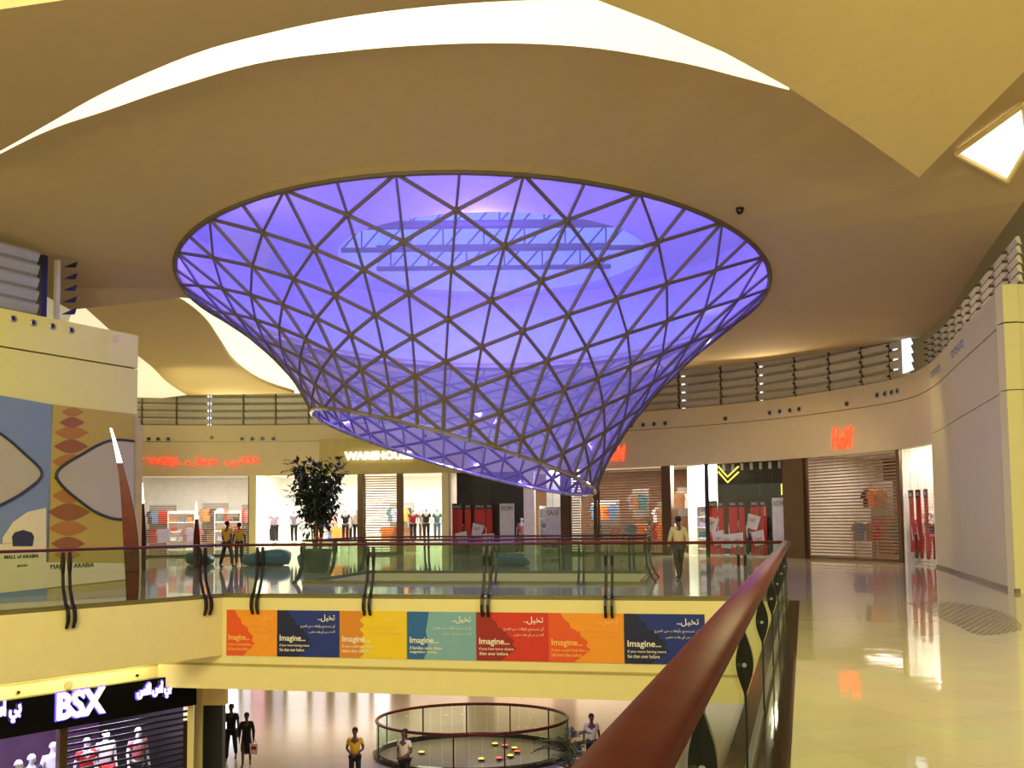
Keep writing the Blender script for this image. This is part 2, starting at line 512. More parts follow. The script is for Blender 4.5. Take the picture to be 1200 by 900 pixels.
# dark granite edge strip along the near railing
a0, a1 = line_off(G0, G1, .2); b0, b1 = line_off(G0, G1, -.22)
mb = MB().prism([(a0.x, a0.y, .002), (b0.x, b0.y, .002), (b1.x, b1.y, .002), (a1.x, a1.y, .002)], (0, 0, .003))
struct(mb, 'trim_3', M['granite'])
# far and left edge strips
for i, nm in ((1, 'trim_4'), (2, 'trim_5')):
    a0, a1 = line_off(VOID_GLASS[i], VOID_GLASS[i + 1], .2); b0, b1 = line_off(VOID_GLASS[i], VOID_GLASS[i + 1], -.06)
    struct(MB().prism([(a0.x, a0.y, .002), (b0.x, b0.y, .002), (b1.x, b1.y, .002), (a1.x, a1.y, .002)], (0, 0, .05)), nm, M['channel'])
# striped leaf inlay in the floor by the right wall
mb = MB()
lf = [atZ(x, y, .003) for x, y in ((1063, 706), (1100, 705), (1153, 711), (1185, 722), (1198, 733), (1190, 741), (1153, 745), (1110, 727), (1085, 715))]
top = [(1063, 706), (1100, 705), (1153, 711), (1185, 722), (1198, 733)]
bot = [(1063, 706), (1085, 716), (1115, 730), (1150, 744), (1198, 738)]
ct = catmull([Vector(p) for p in top], 6); cb = catmull([Vector(p) for p in bot], 6)
for k in range(0, len(ct) - 1):
    f0, f1 = k / (len(ct) - 1), (k + (.62 if k > 3 else 1)) / (len(ct) - 1)
    def s(cv, f):
        x = f * (len(cv) - 1); i = min(int(x), len(cv) - 2); return cv[i].lerp(cv[i + 1], x - i)
    q = [atZ(*s(ct, f0), .003), atZ(*s(ct, f1), .003), atZ(*s(cb, f1), .003), atZ(*s(cb, f0), .003)]
    mb.prism(q, (0, 0, .003))
struct(mb, 'trim_6', M['granite2'])

# ------------------------------------------------------------------ structure: curved shop wall, right wall
ZT = 6.72
def strip(poly, z0, z1, t, mb=None, outv=None):
    mb = mb or MB()
    for i in range(len(poly) - 1):
        a, b = poly[i], poly[i + 1]
        n = perp_out(a, b) * t
        mb.hexa([(a.x, a.y, z0), (b.x, b.y, z0), (b.x + n.x, b.y + n.y, z0), (a.x + n.x, a.y + n.y, z0),
                 (a.x, a.y, z1), (b.x, b.y, z1), (b.x + n.x, b.y + n.y, z1), (a.x + n.x, a.y + n.y, z1)])
    return mb
iR = min(range(len(WALL)), key=lambda i: (WALL[i] - W(1096)).length)
FARW = WALL[:iR] + [W(1096)]
RIGHTW = [W(1096)] + WALL[iR + 1:]
mb = strip(FARW, 4.12, 5.86, .25); strip(FARW, 5.89, ZT, .25, mb)
struct(mb, 'wall_far', M['wall_grey'])
mb = strip(RIGHTW, 0, 4.38, .3); strip(RIGHTW, 4.40, 5.86, .3, mb); strip(RIGHTW, 5.89, ZT, .3, mb)
RC = WALL[-1]; RE = Vector((16.5, 18.9))
for z0, z1 in ((0, 4.38), (4.40, 5.86), (5.89, ZT)):
    mb.wallseg(RC, RE, z0, z1, .3, Vector((0, 1)))
struct(mb, 'wall_right', M['wall'])
mb = MB()
for i in range(len(RIGHTW) - 1):
    a, b = RIGHTW[i], RIGHTW[i + 1]
    mb.wallseg(a, b, 0.0, .09, -.02)
mb.wallseg(RC, RE, 0, .09, -.02)
struct(mb, 'baseboard_right', M['granite2'])
strip2 = strip([p + n * .02 for p, n in zip(WALL, WN)], 5.86, 5.90, .02)
struct(strip2, 'trim_7', M['bronze'])
# clerestory backing wall behind the louvers
struct(strip(offset_wall(1.5), 5.5, 11.5, .2), 'wall_clerestory', M['ceiling'])
M['hm_wall'] = mat('brown_shop_wall', C(120, 86, 62), .7, var=.1)
_o = offset_wall(6.5)
_s = min(range(len(WALL)), key=lambda i: (WALL[i] - W(522)).length)
struct(strip(_o[:_s + 1], -.1, 4.4, .2), 'wall_shop_back', M['white'])
struct(strip(_o[_s:], -.1, 4.4, .2), 'wall_shop_rear', M['hm_wall'])
# shop ceilings (one slab behind the fascia)
o1, o2 = offset_wall(.2), offset_wall(8.1)
mb = MB()
for i in range(iR):
    a, b, c, d = o1[i], o1[i + 1], o2[i + 1], o2[i]
    mb.hexa([(a.x, a.y, 4.3), (b.x, b.y, 4.3), (c.x, c.y, 4.3), (d.x, d.y, 4.3), (a.x, a.y, 4.45), (b.x, b.y, 4.45), (c.x, c.y, 4.45), (d.x, d.y, 4.45)])
struct(mb, 'ceiling_shops', M['white'])

def nrm(px):
    p, i = hit_poly(px, WALL)
    d = (WALL[i + 1] - WALL[i]).normalized()
    return d, Vector((-d.y, d.x))
# partition walls between shops
mb = MB()
for px in (60, 296, 522, 931):
    p = W(px); d, n = nrm(px)
    mb.wallseg(p + n * .1, p + n * 8.0, 0, 4.3, .15)
p = W(1096); d, n = nrm(1070)
mb.wallseg(p + n * .05, p + n * 8, 0, 4.3, .15)
struct(mb, 'wall_partition', M['white'])
# lit shop interiors: a ceiling lamp field in each shop
for (a, b, pw, colr, dd) in ((150, 290, 480, (1, .93, .86), 2.5), (302, 415, 1000, (1, .96, .92), 2.0), (430, 515, 600, (1, .95, .85), 2.2),
                             (530, 610, 160, (1, .8, .6), 3.0), (628, 690, 500, (1, .97, .92), 2.4), (703, 775, 170, (1, .8, .62), 3.6), (790, 827, 650, (1, .97, .93), 2.0),
                             (945, 1050, 170, (1, .8, .62), 3.4), (1060, 1092, 260, (1, .9, .75), 1.6)):
    p = (W(a) + W(b)) / 2; d, n = nrm((a + b) / 2); wdt = (W(a) - W(b)).length
    q = p + n * dd
    l = light('shop_lamp', 'AREA', (q.x, q.y, 4.22), pw, colr, wdt * .9, 1.4)
    l.rotation_euler = (0, 0, math.atan2(d.y, d.x))

# piers and frames between openings
def pier(a, b, name, m, label, z1=4.12, proud=.03):
    mb = MB(); p, q = W(a), W(b); d, n = nrm((a + b) / 2)
    mb.wallseg(p - n * proud, q - n * proud, 0, z1, (.35 if b - a > 8 else .06) + proud)
    return struct(mb, name, m)
tr = 8
for a, b, m in ((292, 300, 'wall'), (419, 426, 'bronze'), (466, 473, 'bronze'), (518, 526, 'wall'), (614, 626, 'white'), (657, 667, 'bronze'),
                (696, 700, 'bronze'), (777, 787, 'bronze'), (827, 831, 'dark'), (919, 943, 'bronze'), (1053, 1057, 'bronze')):
    pier(a, b, 'trim_%d' % tr, M[m], ''); tr += 1

# panes of the open shop windows
wi = 1
for a, b in ((300, 419), (473, 518), (526, 614), (626, 657), (831, 919), (1057, 1095)):
    mb = MB()
    s = [x + nrm(min(max((a + b) / 2, a), b))[1] * .12 for x in wseg(a, b)]
    strip(s, 0, 4.12, .02, mb)
    struct(mb, 'window_%d' % wi, M['pane']); wi += 1

def shutter(a, b, m, label, group, pitch=.125, z1=4.12, z0=0.0, line=None, fill=.45):
    line = line or W
    P = [line(a + (b - a) * k / 6) for k in range(7)]
    n0 = perp_out(P[0], P[-1])
    if n0.y < 0 and line is W: n0 = -n0
    base = (P[0] + P[-1]) / 2
    r = empty('roller_shutter', (base.x, base.y, z0), label, 'shutter', group)
    mb = MB()
    z = z0 + .1
    while z < z1 - .05:
        for i in range(6):
            p, q = P[i] + n0 * .12, P[i + 1] + n0 * .12
            mb.wallseg(p, q, z, z + pitch * fill, .02, n0)
        z += pitch
    mb.build('slat_curtain', M[m], r)
    MB().wallseg(P[0] + n0 * .1, P[-1] + n0 * .1, z0, z0 + .1, .06, n0).build('bottom_bar', M['bronze'], r)
    for p, s in ((P[0], 1), (P[-1], -1)):
        d = (P[-1] - P[0]).normalized() * s
        MB().wallseg(p + n0 * .06, p + d * .07 + n0 * .06, z0, z1, .14, n0).build('guide_rail', M['bronze'], r)
    return r
shutter(120, 292, 'shutter_w', 'wide pale slatted grille under the red sign, left end of the curved wall', None, .1, fill=.3)
shutter(426, 466, 'shutter', 'narrow bronze slatted shutter between the two bright windows under the white lettering', None)
shutter(667, 697, 'shutter', 'narrowest bronze slatted shutter, just left of the wide one under the first orange-red sign', None)
shutter(700, 777, 'shutter', 'wide bronze slatted shutter under the orange-red sign beside the glass funnel', None)
shutter(943, 1053, 'shutter', 'tall bronze slatted shutter under the orange-red sign nearest the right wall', None)

p = W(1057); d, n = nrm(1075)
struct(MB().wallseg(p + n * .08, p + n * 4.5 + d * .1, 0, 4.3, .1, -d), 'wall_display', M['white'])
# bright inner walls of the open bays
for a, b, dd in ((627, 668, 2.0), (780, 828, 2.7), (1054, 1096, 1.5)):
    p, q = W(a), W(b); d, n = nrm((a + b) / 2)
    mb = MB().wallseg(p + n * dd, q + n * dd, 0, 4.3, .1, n)
    struct(mb, 'wall_display', M['white'])
# display backdrops of the dark windows
for a, b, label in ((527, 613, 'dark backdrop panel behind the red posters in the window under the funnel tip'), (824, 918, 'dark backdrop panel behind the red posters right of the bright doorway')):
    p, q = W(a), W(b); d, n = nrm((a + b) / 2)
    mb = MB().wallseg(p + n * 1.3, q + n * 1.3, 0, 4.2, .06, n)
    tag(mb.build('backdrop_panel', M['dark']), label, 'backdrop')

# ------------------------------------------------------------------ left wall with hoarding
LW = [Vector((-17.5, 10.9)), Vector((-11.8, 20.7)), Vector((-10.0, 23.8))]
LW[0] = LW[1] + (LW[1] - LW[2]).normalized() * 12
LR = Vector((-15.5, 27.5))
LR2 = Vector((-21, 44))
mb = MB()
for z0, z1 in ((4.6, 5.80), (5.84, ZT)):
    mb.prism([(LW[0].x, LW[0].y, z0), (LW[2].x, LW[2].y, z0), (LR.x, LR.y, z0), (LR2.x, LR2.y, z0), (LR2.x - 6, LR2.y, z0), (LW[0].x - 8, LW[0].y, z0)], (0, 0, z1 - z0))
M['wall_yellow'] = mat('yellow_cream_plaster', C(212, 204, 110), .7, var=.02)
struct(mb, 'wall_left', M['wall_yellow'])
ldir = (LW[2] - LW[0]).normalized(); lnrm = Vector((ldir.y, -ldir.x))   # towards the void
A2, B2 = LW[0] + lnrm * .02, LW[2] + lnrm * .02 + ldir * .18
mb = MB().prism([(A2.x, A2.y, 0), (B2.x, B2.y, 0), (LR.x, LR.y, 0), (A2.x - 8, A2.y, 0)], (0, 0, 4.2))
B3 = LW[2] + ldir * .0
n_ = len(mb.v)
mb.hexa([(A2.x, A2.y, 4.2), (B2.x, B2.y, 4.2), (LR.x, LR.y, 4.2), (A2.x - 8, A2.y, 4.2), (LW[0].x, LW[0].y, 4.6), (B3.x, B3.y, 4.6), (LR.x, LR.y, 4.6), (A2.x - 8, A2.y, 4.6)])
struct(mb, 'wall_left_base', M['olive'])
# hoarding graphics: u along the wall (metres from the left frame edge point), z up
Hb = B2 + lnrm * .0
def HP(u, z, off=.0):
    p = Hb - ldir * u + lnrm * (.03 + off)
    return Vector((p.x, p.y, z))
def hpx(px, py, off=0):  # plan hit of a sight line on the hoarding face
    d = ray(px, py); n3 = Vector((lnrm.x, lnrm.y, 0)); p0 = HP(0, 0, off)
    t = (p0 - EYE).dot(n3) / d.dot(n3)
    return EYE + d * t
M['h_yellow'] = mat('hoarding_ochre', C(172, 150, 44), .6, var=.03)
M['h_blue'] = mat('hoarding_blue', C(112, 130, 140), .6, var=.03)
M['h_orange'] = mat('hoarding_orange', C(160, 106, 10), .6, var=.03)
M['h_orange2'] = mat('hoarding_deep_orange', C(136, 82, 6), .6, var=.03)
M['h_grey'] = mat('hoarding_grey', C(170, 160, 124), .6, var=.02)
M['h_cream'] = mat('hoarding_cream', C(214, 200, 140), .6, var=.02)
M['h_navy'] = mat('hoarding_navy', C(44, 48, 54), .6, var=.02)
hr = empty('hoarding', (Hb.x, Hb.y, 0), 'tall printed hoarding with blue and ochre panels and leaf outlines on the left wall', 'hoarding')
def hpoly(pts, name, m, off, label=None):
    q = [hpx(x, y, off) for x, y in pts]
    o = MB().prism(q, tuple(Vector((lnrm.x, lnrm.y, 0)) * .006)).build(name, m, hr)
    if label: o['label'] = label
    return o
hpoly([(-160, 435), (61, 474), (57, 659), (54, 700), (-160, 735)], 'blue_panel', M['h_blue'], .0)
hpoly([(62, 474), (157, 486), (157, 665), (54, 659)], 'ochre_panel', M['h_yellow'], .0)
hpoly([(-160, 655), (54, 632), (54, 659), (157, 660), (157, 678), (-160, 712)], 'text_band', M['h_cream'], .008)
def leafpts(cx, cy, w, h, n=10):
    return [(cx - w + 2 * w * k / n, cy - h * math.sin(PI * k / n)) for k in range(n)] + [(cx + w - 2 * w * k / n, cy + h * math.sin(PI * k / n)) for k in range(n)]
mb = MB()
for k, (cy, ww, hh) in enumerate(((483, 13, 5.5), (495, 15, 6), (507, 20, 8), (523, 20, 8), (541, 22, 9), (560, 20, 9), (581, 20, 9), (600, 25, 10), (619, 23, 9), (637, 20, 8), (650, 16, 6))):
    mb.cur = k % 2
    mb.prism([hpx(x, y, .010 + .004 * (k % 2)) for x, y in leafpts(85 - (k * .6), cy, ww, hh)], tuple(Vector((lnrm.x, lnrm.y, 0)) * .004))
mb.build('leaf_stack', [M['h_orange'], M['h_orange2']], hr)
lensR = catmull([Vector(p) for p in ((157, 517), (130, 516), (100, 530), (66, 557), (100, 592), (130, 607), (157, 608))], 6)
lensL = catmull([Vector(p) for p in ((-80, 490), (-40, 488), (0, 508), (30, 533), (49, 555), (30, 575), (0, 592), (-40, 610), (-80, 612))], 6)
for ln in (lensR, lensL):
    lfo = hpoly([tuple(p) for p in ln], 'leaf_field', M['h_grey'], .022)
    m_ = MB()
    for i in range(len(ln) - 1):
        a, b = hpx(*ln[i], .034), hpx(*ln[i + 1], .034)
        m_.tube([a, b], .035, 6)
    m_.build('leaf_outline', M['h_navy'], lfo)
hpoly([(3, 630), (15, 612), (32, 600), (54, 595), (54, 632), (3, 637)], 'cream_curve', M['h_cream'], .016)
hpoly([(14, 629), (17, 624), (27, 621), (37, 624), (40, 629), (38, 640), (15, 640)], 'navy_dot', M['h_navy'], .026)
mb = MB()
p = hpx(5, 655, .02); q = hpx(45, 655, .02)
put_text(mb, 'MALL of ARABIA', p, Vector((ldir.x, ldir.y, 0)), Vector((lnrm.x, lnrm.y, 0)), width=(q - p).length, depth=.01, bold=.01)
p = hpx(20, 665, .02); q = hpx(32, 665, .02)
put_text(mb, 'JEDDAH', p, Vector((ldir.x, ldir.y, 0)), Vector((lnrm.x, lnrm.y, 0)), width=(q - p).length, depth=.01)
p = hpx(59, 667, .02); q = hpx(110, 667, .02)
put_text(mb, 'MALL of ARABIA', p, Vector((ldir.x, ldir.y, 0)), Vector((lnrm.x, lnrm.y, 0)), width=(q - p).length, depth=.01)
mb.build('lettering', M['dark'], hr)

# ------------------------------------------------------------------ ceiling: main shell with the funnel hole
FC = Vector((-1.0, 26.0)); FR = 8.3
def rim(phi):
    c, s = math.cos(phi), math.sin(phi)
    return Vector((FC.x + FR * c, FC.y + FR * s, 8.1 - .6 * s - .15 * c))
def PT(px, py, z): return atZ(px, py, z)
bd = []
for px, py, z in ((-130, 262, 8.6), (-60, 214, 8.9), (0, 180, 9.1), (60, 151, 9.15), (125, 129, 9.2), (200, 103, 9.25), (300, 74, 9.3), (400, 60, 9.3), (500, 52, 9.3), (600, 50, 9.3), (700, 56, 9.25), (800, 73, 9.2), (860, 88, 9.1), (925, 105, 9.0)):
    bd.append(PT(px, py, z))
bd += [Vector((6.4, 14.5, 8.9)), Vector((8.0, 13.4, 8.8)), Vector((10.6, 13.4, 8.5))]
bd += [PT(1240, 180, 8.2), PT(1200, 235, 8.0), PT(1150, 305, 7.95), PT(1108, 372, 7.9)]
OL = offset_wall(.55)
def olpt(px, z):
    r, i = hit_poly(px, OL); return Vector((r.x, r.y, z))
bd += [olpt(1085, 8.1), olpt(1060, 8.2), olpt(1020, 8.3), olpt(975, 8.4), olpt(921, 8.45), olpt(880, 8.5), olpt(840, 8.55), olpt(780, 8.6), olpt(700, 8.6)]
bd += [Vector((-1, 42.5, 8.7)), Vector((-9, 41.5, 8.8)), Vector((-8.8, 36.5, 8.8)), Vector((-8.9, 31, 8.8))]
bd += [PT(220, 338, 8.8), PT(195, 338, 8.7), PT(170, 340, 8.55), PT(140, 345, 8.4), PT(110, 351, 8.2), PT(82, 363, 7.85)]
bd += [Vector((-13.3, 24.5, 8.25)), Vector((-13.4, 21.5, 8.45))]
bd = catmull(bd[0:14], 4) + bd[14:]
NF = 13 * 4 + 1
ang = [math.atan2(p.y - FC.y, p.x - FC.x) for p in bd]
NA, NS = 160, 14
def outer_at(phi):
    best = None
    for i in range(len(bd)):
        a, b = bd[i], bd[(i + 1) % len(bd)]
        A, B = ang[i], ang[(i + 1) % len(bd)]
        dA = (B - A + PI) % (2 * PI) - PI
        t_ = (phi - A + PI) % (2 * PI) - PI
        if abs(dA) > 1e-6 and -1e-9 <= t_ / dA <= 1 + 1e-9:
            r = geometry.intersect_line_line_2d(FC, FC + Vector((math.cos(phi), math.sin(phi))) * 60, Vector((a.x, a.y)), Vector((b.x, b.y)))
            if r is not None:
                k = (r - Vector((a.x, a.y))).length / max(1e-6, (Vector((b.x, b.y)) - Vector((a.x, a.y))).length)
                q = Vector((r.x, r.y, a.z + (b.z - a.z) * k))
                if best is None or (q - rim(phi)).length > (best - rim(phi)).length: best = q
    return best
phis = sorted(set([round(2 * PI * k / NA - PI, 5) for k in range(NA)] + [round(a, 5) for a in ang]))
ringsV = []
for ph in phis:
    A = rim(ph); B = outer_at(ph) or (ringsV[-1][-1] if ringsV else A)
    row = []
    for j in range(NS + 1):
        t = j / NS
        p = A.lerp(B, t)
        p.z = A.z + (B.z - A.z) * (t ** .8)
        row.append(p)
    ringsV.append(row)
mb = MB()
n = len(phis)
vs = [p for row in ringsV for p in row] + [p + Vector((0, 0, .25 * (1 - j / NS))) for row in ringsV for j, p in enumerate(row)]
K = n * (NS + 1)
fs = []
for i in range(n):
    i2 = (i + 1) % n
    for j in range(NS):
        a, b, c, d = i * (NS + 1) + j, i2 * (NS + 1) + j, i2 * (NS + 1) + j + 1, i * (NS + 1) + j + 1
        fs.append((a, b, c, d)); fs.append((a + K, d + K, c + K, b + K))
    for j in (0, NS):
        a, b = i * (NS + 1) + j, i2 * (NS + 1) + j
        fs.append((a, b, b + K, a + K))
mb.add(vs, fs)
CE = struct(mb, 'ceiling', M['ceiling'], smooth=False)
bvh = BVHTree.FromPolygons([tuple(v) for v in vs[:K]], [f for f in fs if max(f) < K])
def on_ceiling(px, py, back=.03):
    d = ray(px, py).normalized()
    h = bvh.ray_cast(EYE, d)
    return (h[0] - d * back) if h[0] is not None else atZ(px, py, 8.6)

# slot riser at the shell's near edge, cove light put in as glow
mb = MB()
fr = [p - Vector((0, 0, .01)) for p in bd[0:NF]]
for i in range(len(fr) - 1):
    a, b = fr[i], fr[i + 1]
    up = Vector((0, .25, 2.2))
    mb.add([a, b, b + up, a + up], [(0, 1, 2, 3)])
struct(mb, 'ceiling_slot_glow', M['slot'])
# upper left ceiling panel
ed = [PT(x, y, 8.95) for x, y in ((-130, 250), (-60, 208), (0, 177), (62, 142), (125, 107), (225, 64), (310, 40), (400, 21), (500, 8), (600, 1), (700, 0))]
ed = [PT(-260, 300, 8.95)] + catmull(ed, 4) + [Vector((4.0, 12.6, 8.95))]
near = [Vector((4.5, 9.5, 8.95)), PT(500, -150, 8.95), PT(220, -28, 8.95), PT(75, 0, 8.95), PT(0, 11, 8.95), PT(-150, 42, 8.95), Vector((-17, 12.5, 8.95))]
mb = MB()
pp = ed + near
mb.prism(pp, (0, 0, .3))
struct(mb, 'ceiling_upper', M['ceiling'])
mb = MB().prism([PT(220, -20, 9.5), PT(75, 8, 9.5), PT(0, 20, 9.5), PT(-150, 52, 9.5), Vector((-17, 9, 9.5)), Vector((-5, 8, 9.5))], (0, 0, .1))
struct(mb, 'ceiling_slot_glow_near', M['slot'])  # slot brightness again put in as glow
# wedge panel
wd = [PT(700, 0, 8.0), PT(770, 27, 8.0), PT(850, 62, 8.0), PT(925, 103, 8.0), PT(1000, 153, 8.0), PT(1077, 208, 8.0), PT(1140, 144, 8.0), PT(1200, 84, 8.0), Vector((7.3, 8, 8.0)), Vector((7.3, 3, 8.0)), Vector((-4, 3, 8.0)), Vector((-2.2, 7.6, 8.0)), Vector((-.6, 9.5, 8.0))]
struct(MB().prism(wd, (0, 0, .45)), 'ceiling_wedge', M['wedge'])
# roof above everything
struct(MB().box((-4, 24, 14.4), (60, 62, .2)), 'ceiling_roof', M['drum'])
# skylight gap at the far right, made as a glowing panel under the ceiling
r = None
q = [on_ceiling(x, y, .16) for x, y in ((1120, 180), (1200, 122), (1206, 170), (1181, 212))]
c = sum(q, Vector()) / 4
r = empty('skylight_gap', c, 'bright white four-sided skylight gap beyond the cream wedge at the upper right', 'light')
MB().prism(q, (0, 0, .03)).build('glow_panel', M['sky'], r)
mb = MB()
for i in range(4): mb.tube([q[i], q[(i + 1) % 4]], .05, 6)
mb.build('frame', M['wedge'], r)
# small camera dome under the ceiling
p = on_ceiling(867, 244, 0)
r = empty('camera_dome', p, 'small black security camera dome hanging from the curved ceiling right of the funnel', 'camera')
MB().lathe([(.07, -.05), (.09, -.02), (.09, 0.04)], p, 16).build('mount', M['dark'], r)
MB().blob(p + Vector((0, 0, -.05)), (.085, .085, .09)).build('dome', M['black'], r, smooth=True)

# far left wave ceilings
def zz(y): return 8.9 - (y - 338) / 124 * 1.0
def wpts(l, dz=0): return [atZ(x, y, zz(y) + dz) for x, y in l]
cv1 = catmull([Vector(p) for p in ((168, 338), (190, 346), (215, 357), (240, 377), (258, 402), (275, 426), (305, 447), (345, 461))], 4)
cv2 = catmull([Vector(p) for p in ((168, 338), (200, 338), (228, 346), (255, 362), (280, 385), (308, 410), (335, 437), (358, 461))], 4)
cv3 = catmull([Vector(p) for p in ((90, 352), (130, 388), (157, 413), (178, 430), (196, 448), (219, 463))], 4)
mb = MB().prism(wpts([tuple(p) for p in cv1] + [tuple(p) for p in reversed(cv3)] + [(90, 335), (120, 325), (168, 320)]), (0, 0, .15))
struct(mb, 'ceiling_wave', M['wedge'])
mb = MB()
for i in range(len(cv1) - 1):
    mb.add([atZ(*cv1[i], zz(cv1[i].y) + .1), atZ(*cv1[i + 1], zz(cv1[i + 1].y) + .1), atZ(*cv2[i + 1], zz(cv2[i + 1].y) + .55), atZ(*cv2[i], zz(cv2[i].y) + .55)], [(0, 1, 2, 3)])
struct(mb, 'ceiling_cove_glow', M['slot'])  # cove light put in as the crescent's own glow
mb = MB().prism(wpts([tuple(p) for p in cv2] + [(372, 466), (345, 425), (300, 372), (262, 345), (225, 325), (168, 320)], .6), (0, 0, .12))
struct(mb, 'ceiling_wave_far', M['wedge'])
mb = MB().prism(wpts([tuple(p) for p in cv3] + [(120, 475), (60, 440)], .3), (0, 0, .1))
struct(mb, 'ceiling_lit_patch_left', M['slot2'])  # glowing patch standing in for a lit stretch of cream wall

# ------------------------------------------------------------------ the glass funnel
def lip(phi):
    c, s = math.cos(phi), math.sin(phi)
    return Vector((-1.55 + 3.75 * c, 24.0 + 3.8 * s, 3.45 - 1.07 * c - .22 * s))
NM, NRW = 40, 11
def surf(phi, t):
    A, B = rim(phi), lip(phi)
    Cc = Vector((B.x + .14 * (A.x - B.x), B.y + .14 * (A.y - B.y), B.z + .42 * (A.z - B.z)))
    s_ = t
    return A * (1 - s_) ** 2 + Cc * 2 * s_ * (1 - s_) + B * s_ * s_
fun = empty('glass_funnel', (-1.3, 24.5, 2.3), 'huge violet-lit glass funnel with triangulated struts hanging from the curved ceiling', 'sculpture')
def tt(k): # spacing of rows: larger panes near the rim
    x = k / NRW
    return max(0, min(1, x ** .92))
nodes = {}
for m_ in range(NM):
    ph = 2 * PI * (m_ + .5) / NM - PI / 2 - PI / NM * 1
    for k in range(NRW + 1):
        nodes[(m_, k)] = surf(ph, tt(k))
def ok(m_, k): return (m_ + k) % 2 == 1
edges, tris = [], []
for m_ in range(NM):
    m2, m0 = (m_ + 1) % NM, (m_ - 1) % NM
    for k in range(NRW + 1):
        if not ok(m_, k): continue
        if k + 2 <= NRW: edges.append(((m_, k), (m_, k + 2)))
        elif k + 1 <= NRW: edges.append(((m_, k), (m_, k + 1)))
        if k == 1: edges.append(((m_, 0), (m_, 1)))
        if k + 1 <= NRW:
            edges.append(((m_, k), (m2, k + 1))); edges.append(((m_, k), (m0, k + 1)))
        # panes right and left of the vertical member
        for mm in (m2, m0):
            if k + 2 <= NRW: tris.append(((m_, k), (mm, k + 1), (m_, k + 2)))
            elif k + 1 <= NRW: tris.append(((m_, k), (mm, k + 1), (m_, k + 1)))
            if k == 1: tris.append(((m_, 0), (m_, 1), (mm, 0)))
cen = lambda e: sum((nodes[x] for x in e), Vector()) / len(e)
def visible_score(e):
    c = cen(e); size = max((nodes[e[i]] - nodes[e[i - 1]]).length for i in range(len(e)))
    nv = (c - Vector((-1.3, 25.5, c.z))).normalized()
    facing = -(c - EYE).normalized().dot(nv)
    return (facing > -.05, size / (c - EYE).length)
def strut_geo(mb, e):
    a, b = nodes[e[0]], nodes[e[1]]
    mb.tube([a, b], .030, 6, ry=.048)
    return mb
edges.sort(key=visible_score, reverse=True)
for e in edges[:100]:
    strut_geo(MB(), e).build('strut', M['strut'], fun)
mb = MB()
for e in edges[100:]: strut_geo(mb, e)
for (m_, k), p in nodes.items():
    if ok(m_, k) or k in (0, NRW): mb.blob(p, (.062, .062, .062), 6, 4)
mb.build('strut_lattice', M['strut'], fun)['kind'] = 'stuff'
def pane_geo(mb, t):
    c = cen(t); ax = Vector((-1.3, 25.5, c.z)); o = (c - ax).normalized() * .0
    ps = [nodes[x] + o for x in t]
    return mb.add(ps, [(0, 1, 2)])
tris.sort(key=visible_score, reverse=True)
for t in tris[:100]:
    pane_geo(MB(), t).build('glass_pane', M['funnel'], fun)
mb = MB()
for t in tris[100:]: pane_geo(mb, t)
mb.build('glass_panes', M['funnel'], fun)['kind'] = 'stuff'
mb = MB(); R = [rim(2 * PI * k / 80) for k in range(81)]
mb.tube(R, .07, 8, cap=False); mb.build('rim_ring', M['strut'], fun)
mb = MB(); R = [lip(2 * PI * k / 80) for k in range(81)]
mb.tube(R, .055, 8, cap=False); mb.build('lip_ring', M['chrome'], fun)
# drum above the rim, with a skylight and its trusses
mb = MB(); N_ = 48
for k in range(N_):
    a, b = rim(2 * PI * k / N_), rim(2 * PI * (k + 1) / N_)
    def up(p): return Vector((FC.x + (p.x - FC.x) * 1.06, FC.y + (p.y - FC.y) * 1.06 + .6, 10.6))
    mb.add([a + Vector((0, 0, .1)), b + Vector((0, 0, .1)), up(b), up(a)], [(0, 1, 2, 3)])
struct(mb, 'wall_drum', M['drum'])
mb = MB()
oc = Vector((FC.x, FC.y + .6)); sc = Vector((-.6, 30.0)); R1, R2 = FR * 1.06, 5.2
loops = [[(oc.x + R1 * math.cos(2 * PI * k / 48), oc.y + R1 * math.sin(2 * PI * k / 48), 10.6) for k in range(48)],
         [(sc.x + R2 * math.cos(2 * PI * k / 40), sc.y + R2 * .87 * math.sin(2 * PI * k / 40), 10.6) for k in range(40)]]
mb.poly(loops)
struct(mb, 'ceiling_drum', M['drum'])
mb = MB()
for k in range(40):
    e = lambda j, z_: (sc.x + (R2 + .02) * math.cos(2 * PI * j / 40), sc.y + (R2 * .87 + .02) * math.sin(2 * PI * j / 40), z_)
    mb.add([e(k, 10.6), e(k + 1, 10.6), e(k + 1, 14.0), e(k, 14.0)], [(0, 1, 2, 3)])
struct(mb, 'wall_skylight_shaft', M['drum'])
M['skyblue'] = mat('skylight_blue', C(120, 190, 255), .6, emit=(.25, .58, 1.0), es=1.5, var=.05)
struct(MB().lathe([(R2 + .3, 0), (R2 + .3, .05)], (sc.x, sc.y, 14.0), 40), 'window_7', M['skyblue'])
rt = empty('roof_truss', (sc.x, sc.y, 11.0), 'blue-lit steel roof truss seen through the glass above the funnel', 'truss')
mb = MB()
for y in (-2.4, .3, 2.6):
    w_ = math.sqrt(max(0, R2 ** 2 - y * y))
    mb.tube([(sc.x - w_, sc.y + y, 11.0), (sc.x + w_, sc.y + y, 11.0)], .09, 6)
    mb.tube([(sc.x - w_, sc.y + y, 11.8), (sc.x + w_, sc.y + y, 11.8)], .09, 6)
mb.build('chord', M['strut'], rt)
mb = MB()
